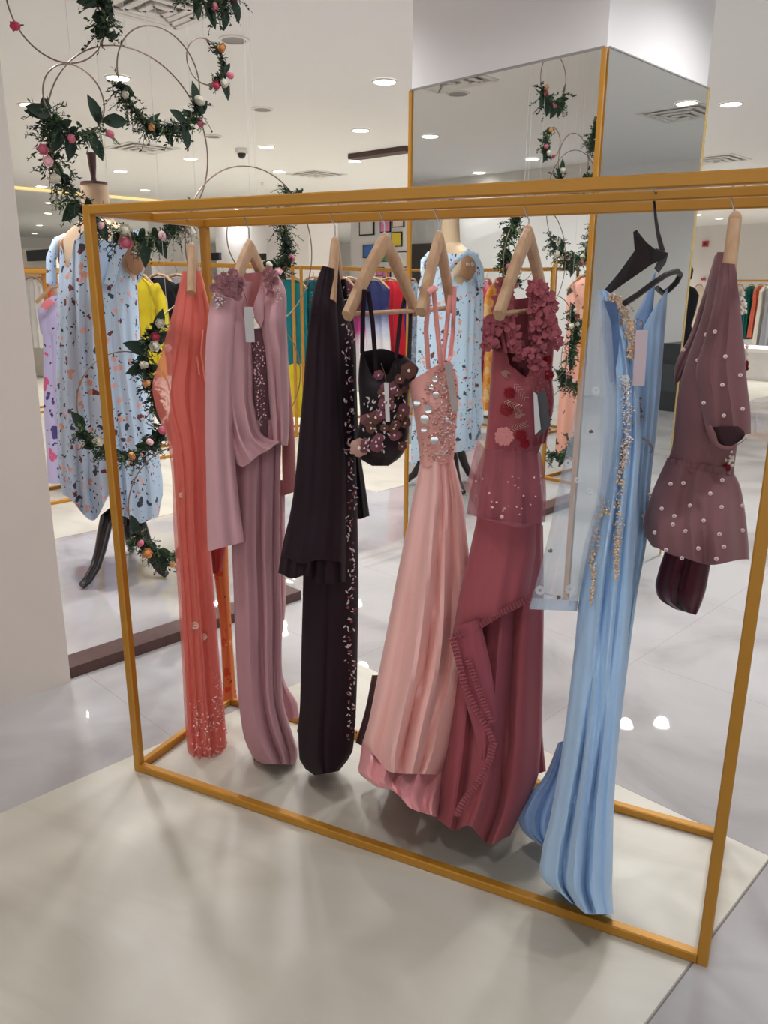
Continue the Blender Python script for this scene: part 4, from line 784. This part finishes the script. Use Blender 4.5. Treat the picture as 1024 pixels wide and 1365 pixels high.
def hoop(label, v, z, r, gar=None, fl=(), big=(), seed=1, name='flower_hoop', dens=1., thread=True, du=0, arc=None, ln=.06):
    R_ = random.Random(seed); t = thing(name, label, 'flower hoop', HP(v, z, du), 'wire flower hoops hanging over the plinth')
    du = (-.02, .02, 0, .04)[seed % 4]
    P = lambda a, q=1.: HP(v+r*q*math.cos(math.radians(a)), z+r*q*math.sin(math.radians(a)), du)
    m = MB(); a0, a1 = arc or (0, 360); m.tube([P(a0+(a1-a0)*k/72) for k in range(73)], .0027, 6); m.build('ring', WIRE, t)
    if gar:
        g0, g1 = gar; L = abs(g1-g0)/57.3*r; nsp = int(L*230*dens); mbs = [MB(), MB(), MB()]
        for i in range(nsp):
            a = R_.uniform(g0, g1); c = P(a); tg = (P(a+2)-P(a-2)).normalized(); d = (Vector((R_.gauss(0, 1), R_.gauss(0, 1), R_.gauss(-.25, .8)))+tg*R_.choice((-1, 1))).normalized(); l = ln*R_.uniform(.5, 1.5); mb = mbs[R_.choice((0, 0, 1, 1, 2))]
            pts = [c+d*(l*q)-ZZ*(l*.35*q*q) for q in (0, .33, .66, 1)]; mb.tube(pts, .0011, 4)
            for k in range(9):
                q = k/9+.08; b_ = pts[0]+d*(l*q)-ZZ*(l*.35*q*q); e = (d*.6+Vector((R_.gauss(0, .6), R_.gauss(0, .6), R_.gauss(0, .6)))).normalized(); mb.leaf(b_, e, RT+UP*R_.uniform(-1, 1), R_.uniform(.012, .02), R_.uniform(.0028, .0048))
        for i in range(int(L*26*dens)):
            a = R_.uniform(g0, g1); c = P(a); mbs[R_.choice((0, 1))].leaf(c, Vector((R_.gauss(0, 1), R_.gauss(0, 1), R_.gauss(0, 1))), FW+RT*R_.uniform(-.6, .6), R_.uniform(.04, .065), R_.uniform(.013, .02))
        for k, mb in enumerate(mbs): mb.build('foliage', GREENS[k], t)
    if big:
        for (a, da, l) in big: m = MB(); d = (AV*math.cos(math.radians(da))+ZZ*math.sin(math.radians(da))-AU*0+AU*.25).normalized(); m.leaf(P(a), d, AU+RT*.3, l, l*.26, .2); m.build('large_leaf', GREENS[1], t)
    for (a, q, rr, mat, kind) in fl:
        c = P(a, q)+AU*.025
        if kind == 'r': rose(c, (CAM-c).normalized()+Vector((R_.uniform(-.4, .4), R_.uniform(-.4, .4), R_.uniform(-.2, .3))), rr, mat, t, R_)
        else: bud(c, (P(a, 1.2)-P(a)).normalized()*.7+AU*.3+AV*R_.uniform(-.5, .5), rr*.66, mat, t)
    if thread: m = MB(); m.tube([P(90), HP(v, CH-.002, du)], .0008, 5); m.build('hanging_thread', TH_, t)
    return t
hoop('wire hoop cut off at the top corner with one pink bud below it', .39, 2.42, .173, (-22, 62), [(211, 1.1, .022, RP, 'b')], [(20, 200, .1), (0, 250, .08), (30, 300, .1)], 1, dens=1.5)
hoop('leafy hoop whose hanging leaves just enter the top edge of the picture', 1.02, 2.705, .135, (205, 335), [(275, 1.1, .02, PK, 'b'), (318, 1.05, .022, RP, 'b'), (330, .9, .02, PE, 'b')], [(240, 280, .09), (260, 300, .1), (300, 270, .1), (322, 290, .1)], 2, dens=1.3)
hoop('small wire hoop with broad leaves and pink buds, touching the mannequin finial', .41, 2.13, .111, (205, 330), [(255, 1.25, .02, PK, 'b'), (318, 1.35, .02, PK, 'b')], [(320, 110, .1), (330, 5, .1), (215, 170, .09), (255, 262, .1), (290, 300, .1), (235, 250, .1)], 3, dens=1.1)
hoop('largest wire hoop, its long garland wrapping round the mannequin neck', .66, 2.02, .333, (168, 322), [(190, 1.12, .024, PK, 'r'), (196, 1.1, .022, LP, 'r'), (205, 1.1, .026, CR, 'b'), (258, 1.1, .034, PK, 'r'), (256, .99, .032, CR, 'r'), (284, 1.02, .024, LP, 'b'), (296, 1.1, .026, CR, 'r'), (305, 1.13, .03, CR, 'b'), (313, .94, .03, CR, 'r'), (240, 1.05, .02, LP, 'b')], [(292, 60, .12), (170, 180, .08), (270, 275, .12), (306, 20, .08), (222, 230, .1), (235, 300, .1), (280, 300, .1)], 4, dens=1.2, ln=.075)
hoop('wire hoop with a thick rosemary garland hanging at the middle of the screen', .77, 2.26, .175, (196, 338), [(207, 1.05, .02, CR, 'b'), (318, 1.18, .022, PK, 'b'), (340, .95, .028, CR, 'b'), (250, 1.1, .018, PE, 'b')], [(305, 150, .08), (330, 95, .1), (322, 40, .09), (300, 280, .09), (270, 300, .07)], 5, dens=1.5, ln=.055)
hoop('smallest wire hoop, with one orange flower and pink rosebuds', .99, 2.36, .083, (-62, 45), [(38, 1.1, .022, PE, 'r'), (-70, 1.1, .02, RP, 'r'), (-45, 1.2, .022, CR, 'b'), (-20, 1.3, .02, PK, 'b')], [(20, 280, .08), (-30, 290, .09)], 6, dens=1.1, ln=.035)
hoop('wide wire hoop arching above the gold top rail', 1.16, 1.65, .336, (38, 52), (), (), 7, dens=1.6)
hoop('leafy hoop beside the teal dress, its thick garland hanging past the rail', 1.235, 1.7, .165, (-75, 62), [(-25, 1.12, .022, PK, 'b'), (-58, 1.0, .024, LP, 'r'), (62, .9, .03, CR, 'b'), (-70, .7, .02, CR, 'b')], [(45, 10, .1), (-50, 160, .09), (10, 250, .1), (-60, 290, .09)], 8, dens=2., ln=.06)
hoop('wire hoop over the black jacket with cream and red flowers', .90, 1.17, .28, (142, 216), [(140, 1.02, .024, CR, 'r'), (152, .98, .024, RP, 'r'), (160, .95, .028, CR, 'r'), (157, .75, .025, CR, 'b'), (190, 1.08, .022, PE, 'b'), (176, 1.08, .024, CR, 'b')], [(150, 60, .11), (165, 160, .11), (175, 200, .1), (205, 280, .11), (160, 30, .1)], 9, dens=1.7, ln=.06)
hoop('low wire hoop with leafy garland across the floral dress', .53, 1.04, .205, (200, 335), [(222, .98, .026, CR, 'r'), (318, .92, .026, PK, 'b'), (268, 1.05, .022, PE, 'b'), (295, .9, .02, LP, 'b')], [(318, 20, .13), (205, 120, .09), (295, 40, .11), (330, 280, .09)], 10, dens=1.6, ln=.06)
hoop('lowest wire hoop with ivy and orange flower by the mannequin leg', .72, .60, .24, (205, 300), [(226, 1.1, .028, PE, 'r'), (213, 1.05, .02, PK, 'b'), (255, 1.15, .018, PE, 'b')], [(205, 100, .09), (240, 280, .1), (265, 310, .09)], 11, dens=1.7, ln=.055)
hoop('bare wire hoop curving in front of the teal and yellow dress', 1.2, 1.1, .26, None, (), (), 12)
# ------------------------------------------------------------------ garments on the other racks
WOODB = WOOD
def bg_hanger(o, ex, label, grp, half=.19):
    ex = Vector(ex).normalized(); t = thing('wooden_hanger', label, 'hanger', o, grp); m = MB()
    for sd in (-1, 1): m.tube([o-ZZ*.07, o-ZZ*.085+ex*(sd*half*.4), o-ZZ*.19+ex*(sd*half)], [.013, .014, .012], 7)
    m.build('arms', WOODB, t); m = MB(); m.tube([o-ZZ*.07, o-ZZ*.03]+[o+ex.cross(ZZ)*(.018*math.sin(a))-ZZ*(.018*math.cos(a))*-1+ZZ*0 for a in (2.4, 1.6, .8, 0, -.8)], .0022, 5); m.build('hook', STEEL, t)
def garment(o, ex, label, cat, name, mat, L, wid=.2, hemw=.24, neck=.08, th=.05, sleeve=None, seed=1, grp=None, split=None, mat2=None, strap=False, hang=True, hl=None, z0=-.1, folds=.014):
    """clothing on a hanger: o on the bar, ex along the shoulders"""
    ex = Vector(ex).normalized(); ey = ex.cross(ZZ); R_ = random.Random(seed); t = thing(name, label, cat, o-ZZ*L, grp); n = 40; secs = []
    if hang: bg_hanger(o, ex, hl or 'pale wooden hanger holding the '+label, 'hangers on the racks behind')
    prof = [(z0, neck*.8, .02), (z0-.04, wid*.72, .03), (z0-.1, wid, th*.8), (z0-.25, wid*.96, th), (-.42 if L > .6 else z0-.4, wid*.88, th), (-L*.62, lerp(wid, hemw, .5), th*1.1), (-L, hemw, th*1.25)]
    ph = [(R_.uniform(2, 8), R_.uniform(0, 6.3), R_.uniform(.4, 1)) for _ in range(5)]; K = 26
    def sec(q):
        f = q*(len(prof)-1); i = min(int(f), len(prof)-2); k = f-i; z, a, b = (lerp(x, y, k) for x, y in zip(prof[i], prof[i+1])); out = []
        for j in range(n):
            c = 2*PI*j/n; s_ = math.sin(c); F = sum(w*math.sin(fq*2.2*c+p_+q) for fq, p_, w in ph)*folds*(.2+q)
            out.append(o+ex*(a*math.cos(c))+ey*((abs(s_)**.8)*math.copysign(1, s_)*b+F*abs(s_))+ZZ*z)
        return out
    sp = split if split else 1.
    m = MB(); m.loft([sec(sp*i/K) for i in range(K+1)], False); m.build('bodice' if split else 'body', mat, t)
    if split: m = MB(); m.loft([sec(sp-.004+(1-sp+.004)*i/K) for i in range(K+1)], False); m.build('skirt', mat2, t)
    if sleeve:
        for sd in (-1, 1):
            m = MB(); m.tube([o+ex*(sd*wid*.8)+ZZ*(z0-.07), o+ex*(sd*(wid+.03))+ZZ*(z0-.2), o+ex*(sd*(wid+.05))+ZZ*(z0-sleeve)], [.055, .06, .05], 12, False, .8); m.build('sleeve', mat2 if (mat2 and not split) else mat, t)
    return t
BH = RH-.03
make_rack('gold box-frame rack behind the mannequin, holding yellow, black and teal clothes', W(-4.2, 2.42), -AU*-1*0+AV, -AU, RW, .5, RH, 'gold racks standing behind')
make_rack('gold box-frame rack near the pillar, holding the red and navy dresses', W(-4.2, 4.22), AV, -AU, RW, .5, RH, 'gold racks standing behind')
def vb(x): return UV(on_u(x, 400, -4.45))[1]
def B(x): return W(-4.45, vb(x), BH)
exB = AU*.93+AV*.36
GR = 'clothes on the racks behind'
YEL = cloth('yellow', (212, 190, 40)); BLK = cloth('black_wool', (22, 22, 28)); GRY = cloth('grey_silk', (150, 144, 150)); TEAL = cloth('teal', (18, 110, 116)); NAVY = cloth('navy', (34, 40, 96)); REDC = cloth('red', (190, 30, 44)); CBL = cloth('cobalt', (30, 50, 150)); MAR = cloth('maroon', (80, 30, 52))
garment(B(186), exB, 'bright yellow top hanging beside the black jacket', 'top', 'yellow_top', YEL, .95, .2, .24, sleeve=.45, seed=1, grp=GR)
garment(B(214), exB, 'plain black jacket hanging behind the cream-flowered hoop', 'jacket', 'black_jacket', BLK, .95, .22, .23, sleeve=.62, seed=2, grp=GR)
garment(B(238), exB, 'grey silk jacket hanging next to the black jacket', 'jacket', 'grey_jacket', GRY, .9, .21, .23, sleeve=.6, seed=3, grp=GR)
garment(B(388), exB, 'teal dress with a yellow lower half', 'dress', 'teal_dress', TEAL, 1.5, .19, .22, seed=4, grp=GR, split=.84, mat2=YEL)
garment(B(419), exB, 'teal patterned dress just past the rack post', 'dress', 'teal_dress', floral('teal_print', (20, 96, 104), [(60, 150, 150), (140, 60, 60)], 24), 1.15, .19, .2, seed=5, grp=GR)
garment(B(466), exB, 'maroon dress half hidden behind the black gown sleeve', 'dress', 'maroon_dress', zgrad('maroon_fade', [(1.7, (86, 34, 54)), (1.25, (92, 34, 60)), (1.05, (190, 60, 140)), (.9, (236, 226, 230)), (.2, (236, 230, 230))]), 1.3, .2, .22, seed=6, grp=GR)
garment(B(498), exB, 'navy dress fading to white, behind the bustier straps', 'dress', 'navy_dress', zgrad('navy_fade', [(1.7, (30, 34, 70)), (1.25, (44, 52, 110)), (1.05, (190, 200, 224)), (.9, (236, 234, 236)), (.2, (236, 232, 232))]), 1.3, .2, .22, seed=7, grp=GR)
garment(B(519), exB, 'bright red gown seen through the bustier hanger', 'gown', 'red_gown', REDC, 1.45, .2, .24, seed=8, grp=GR)
garment(B(543), exB, 'cobalt blue gown beside the mirror edge', 'gown', 'blue_gown', CBL, 1.45, .2, .2, seed=9, grp=GR)
for i, (x, l) in enumerate(((455, 'empty pale hanger beside the black gown'), (430, 'empty pale hanger nearest the teal patterned dress'), (300, 'empty pale hanger under the broad mauve hanger'))): bg_hanger(B(x), exB, l, 'hangers on the racks behind')
# lavender dress and the racks past the white wall
LAV = floral('lavender_floral', (188, 180, 214), [(206, 96, 130), (84, 74, 128), (226, 130, 140), (188, 180, 214)], 8., .34, (70, 62, 100))
make_rack('gold rack beside the white wall holding the lavender floral gown', W(-3.35, .1), AV, -AU, 1.4, .45, RH-.1, 'gold racks standing behind')
q = on_u(86, 400, -3.55); u_, v_ = UV(q)
garment(W(-3.575, v_, RH-.13), AU*.7+AV*.7, 'lavender gown printed with pink and purple flowers', 'gown', 'lavender_gown', LAV, 1.5, .19, .25, seed=20, grp=GR, z0=-.14)
make_rack('gold rack farthest past the white wall, above the lavender gown', W(-7.6, 2.3), AV, -AU, RW, .45, RH, 'gold racks standing behind')
for x, c, l, s_ in ((46, (226, 222, 216), 'white blouse on the far rack beside the white wall', 21), (56, (214, 96, 70), 'orange blouse on the far rack between two white ones', 22), (67, (232, 222, 214), 'cream blouse on the far rack beside the mannequin shoulder', 23)):
    v_ = UV(on_u(x, 400, -7.82))[1]; garment(W(-7.82, v_, BH), AU*.9+AV*.4, l, 'blouse', 'blouse', cloth('far_'+l[:5], c), .9, .17, .2, seed=s_, grp=GR)
# racks seen only in the pillar mirror
def um(x, v):                            # where the mirrored sight line meets real v
    d = ray(x, 420); c = UV(CAM); k = UV(d); vv = 4.476-v; t = (vv-c[1])/k[1]; return c[0]+k[0]*t
make_rack('gold rack seen in the pillar mirror, holding grey, pink and orange gowns', W(-4.5, -2.1), AU, AV, 2.0, .5, RH, 'gold racks seen in the mirror')
exM = AU*.2+AV*.98
PNK = floral('pink_dye', (216, 96, 150), [(236, 160, 190), (200, 70, 130)], 12., .5, (230, 140, 170)); ORG = floral('orange_dye', (240, 170, 90), [(244, 200, 140), (230, 140, 60)], 10., .5, (240, 190, 120))
GMB = floral('grey_marble', (150, 160, 176), [(96, 110, 130), (190, 196, 206)], 16., .45, (110, 120, 140)); GML = floral('lilac_marble', (160, 148, 164), [(120, 112, 130), (190, 180, 192)], 20., .45, (130, 120, 140))
for x, mt, l, nm, s_ in ((548, GMB, 'grey-blue marbled gown in the mirror, behind the mannequin', 'marbled_gown', 31), (628, GML, 'lilac-grey marbled gown in the mirror, beside the pink gown', 'marbled_gown', 32), (647, PNK, 'pink tie-dyed gown in the mirror', 'pink_gown', 33), (663, ORG, 'orange tie-dyed gown in the mirror', 'orange_gown', 34)):
    garment(W(um(x, -1.85), -1.85, BH), exM, l, 'gown', nm, mt, 1.5, .2, .25, seed=s_, grp='gowns on the rack in the mirror', sleeve=.4 if s_ > 32 else None)
make_rack('gold rack end seen in the pillar mirror, holding peach floral gowns', W(-1.38, -1.6), AU, AV, .45, 1.72, RH, 'gold racks seen in the mirror')
PCH = floral('peach_floral', (240, 176, 156), [(70, 62, 58), (100, 84, 76), (240, 176, 156), (240, 176, 156)], 9., .3, (90, 80, 72))
m = MB(); m.bar(W(-1.155, .1, BH+.017), W(-1.155, -1.57, BH+.017), .02); m.build('hanging_bar', GOLD, D.objects['clothes_rack.006'] if 'clothes_rack.006' in D.objects else None)
for k, l in enumerate(('peach floral gown nearest the rack end in the mirror', 'second peach floral gown from the rack end in the mirror', 'third peach floral gown from the rack end in the mirror')):
    garment(W(-1.155+.02*k, -.04-.13*k, BH), AU, l, 'gown', 'peach_gown', PCH, 1.5, .19, .2, th=.032, folds=.008, seed=40+k, grp='peach gowns in the mirror')
# ------------------------------------------------------------------ far side of the shop
struct('wall_panel', slab(-9.2, -7.4, 13.0, 13.2, 0, CH), WALLG)
mw = on_v(500, 340, 11.0)
struct('wall_display', slab(UV(on_v(467, 340, 11.0))[0], UV(on_v(556, 340, 11.0))[0]+.3, 11.02, 11.15, 0, 2.9), plain('gloss_white', (232, 226, 226), .15, var=.01))
DKF = plain('panel_frame', (40, 38, 44), .5)
SQ = [(489, 301, 10, 13, (226, 220, 216), 'plain white'), (514, 300, 7, 10, (226, 140, 180), 'pink'), (531, 294, 8, 9, (230, 214, 206), 'pale'), (529, 319, 7, 10, (226, 200, 60), 'yellow'), (492, 335, 8, 9, (76, 120, 196), 'blue'), (514, 343, 5, 6, (70, 150, 96), 'green'), (535, 346, 9, 11, (228, 222, 220), 'grey-white'), (507, 362, 5, 6, (226, 120, 170), 'small pink'), (516, 364, 5, 6, (216, 130, 190), 'small lilac'), (496, 384, 8, 8, (220, 190, 70), 'low yellow')]
for x, y, hw, hh, c, l in SQ:
    a, b, cc = on_v(x, y, 11.0), on_v(x+hw, y, 11.0), on_v(x, y-hh, 11.0); wx = abs(UV(b)[0]-UV(a)[0]); hz = cc.z-a.z
    t = thing('wall_tile', l+' square panel with black outline on the glossy far wall', 'wall panel', a, 'coloured squares on the far wall'); m = MB(); m.box(a, AU*wx, AV*.012, ZZ*hz); m.build('frame', DKF, t, False)
    m = MB(); m.box(a-AV*.012, AU*(wx*.84), AV*.004, ZZ*(hz*.86)); m.build('panel', plain('tile_'+l.replace(' ', '_'), c, .2), t, False)
for k, (x0, x1, V) in enumerate(((200, 243, 9.5), (288, 356, 9.0), (391, 412, 8.6))):
    u0, u1 = UV(on_v(x0, 330, V))[0], UV(on_v(x1, 330, V))[0]; struct('column', slab(u0, u1, V, V+.7, 0, CH), WHITE)
for x0, x1, y0, y1, V, l in ((37, 70, 334, 347, 4.6, 'long black sign panel high behind the mannequin shoulder'), (283, 294, 337, 347, 8.8, 'small black screen between gold post and white column'), (344, 354, 338, 347, 8.8, 'small black screen under the mauve hanger arm')):
    a, b = on_v(x0, y0, V), on_v(x1, y1, V); m = MB(); c = (a+b)/2; m.box(c, AU*(abs(UV(b)[0]-UV(a)[0])/2), AV*.03, ZZ*(abs(a.z-b.z)/2)); tag(m.build('hanging_screen', BLACK, None, False), l, 'screen', 'black screens far behind')
struct('wall_booth', slab(UV(on_v(20, 340, 4.7))[0], UV(on_v(79, 340, 4.7))[0], 4.64, 4.8, 0, on_v(50, 331, 4.7).z), plain('booth', (226, 214, 196), .7))
# right of the pillar
q = on_z(984, 474); u_, v_ = UV(q); V2 = 17.3
uR0 = UV(on_v(940, 400, V2))[0]; uR1 = UV(on_v(1100, 400, V2))[0]
make_rack('gold rack far behind the plum top, holding green and grey clothes', W(uR0, V2), AU, AV, uR1-uR0, .5, RH, 'gold racks standing behind', .04)
def RB(x): return W(UV(on_v(x, 400, V2+.25))[0], V2+.25, BH)
for x, c, L, w_, l, nm, s_ in ((930, (226, 210, 190), 1.5, .22, 'long beige coat far behind, beside the narrow mirror', 'beige_coat', 50), (999, (20, 92, 84), 1.25, .22, 'emerald green dress far behind the plum top', 'green_dress', 51), (1011, (206, 100, 76), 1.2, .2, 'coral red dress far behind, next to the green dress', 'coral_dress', 52), (1019, (222, 214, 202), 1.4, .2, 'cream dress far behind, beyond the green dress', 'cream_dress', 53), (1030, (150, 150, 156), 1.6, .24, 'grey striped gown far behind at the picture edge', 'grey_gown', 54), (984, (224, 196, 180), 1.2, .2, 'blush top far behind, left of the green dress', 'blush_top', 55)):
    garment(RB(x), AU*.25+AV*.97, l, 'clothing', nm, cloth('far_'+nm, c), L, w_, w_*1.1, seed=s_, grp='clothes on the far rack', folds=.02)
p = on_v(911, 400, 9.0); u_, v_ = UV(p)
t = thing('black_gown', 'black gown on a dark dress stand behind the narrow mirror edge', 'gown', W(u_, 9.0)); m = MB(); o = W(u_, 9.0)
m.loft([[o+AU*(a*math.cos(2*PI*k/24))+AV*(b*math.sin(2*PI*k/24)*(1+.15*math.sin(7*2*PI*k/24)))+ZZ*z for k in range(24)] for z, a, b in ((.01, .3, .3), (.5, .24, .22), (.95, .17, .13), (1.05, .13, .1), (1.25, .17, .12), (1.42, .19, .1), (1.5, .14, .08), (1.54, .05, .05), (1.6, .045, .045), (1.62, .075, .08), (1.72, .08, .09), (1.8, .05, .06))]); m.build('gown_body', BLK, t)
tb = thing('display_table', 'long low white display table far behind the plum top', 'table', W(UV(on_v(985, 480, 13.5))[0], 13.5)); c = tb.location
m = MB(); m.box(c+ZZ*.5, AU*1.5, AV*.45, ZZ*.03); m.build('table_top', WHITE, tb, False); m = MB(); m.box(c+ZZ*.235, AU*1.4, AV*.4, ZZ*.235); m.build('base', plain('soft_white', (220, 216, 212), .6), tb, False)
a = on_v(941, 325, 19.98); t = thing('fire_alarm', 'small red fire alarm on the far white wall', 'alarm', a); m = MB(); m.box(a-AV*.03, AU*.07, AV*.03, ZZ*.07); m.build('box', plain('alarm_red', (200, 60, 66), .4), t, False); m = MB(); m.disc(a-AV*.062, -AV, .045, 12, .01); m.build('sounder', plain('alarm_dark', (90, 30, 34), .4), t)
a = on_v(938, 372, 19.98); m = MB(); m.box(a-AV*.03, AU*.05, AV*.03, ZZ*.03); tag(m.build('call_point', plain('alarm_red', (200, 60, 66), .4), None, False), 'tiny red call point on the far wall below the alarm', 'alarm')
m = MB(); m.box(W(2.45, 8.9, .42), AU*.45, AV*.25, ZZ*.42); cb = m.build('black_cabinet', BLACK, None, False); tag(cb, 'low black cabinet seen at the foot of the narrow mirror', 'cabinet')
m = MB(); m.box(W(2.45, 8.64, .42), AU*.42, AV*.008, ZZ*.17); m.build('door', plain('cabinet_door', (44, 44, 46), .3), cb, False)
a = W(-2.9, -4.1); m = MB(); m.box(W(um(556, -4.1), -4.1, 1.1), AU*.35, AV*.04, ZZ*1.05); tag(m.build('dark_doorway', plain('dark_door', (66, 58, 54), .5), None, False), 'dark doorway seen in the mirror behind the marbled gown', 'door')
# ------------------------------------------------------------------ even world fill, added through the sides left open, and view
w = D.worlds.new('world_fill'); bpy.context.scene.world = w; w.use_nodes = True
bgn = w.node_tree.nodes['Background']; bgn.inputs[0].default_value = (.95, .98, 1.03, 1); bgn.inputs[1].default_value = 1.15
vs_ = bpy.context.scene.view_settings; vs_.view_transform = 'Standard'; vs_.look = 'None'; vs_.exposure = .2; vs_.gamma = 1.
cy = bpy.context.scene.cycles; cy.max_bounces = 8; cy.diffuse_bounces = 4; cy.transparent_max_bounces = 16; cy.use_denoising = True; cy.sample_clamp_indirect = 6.
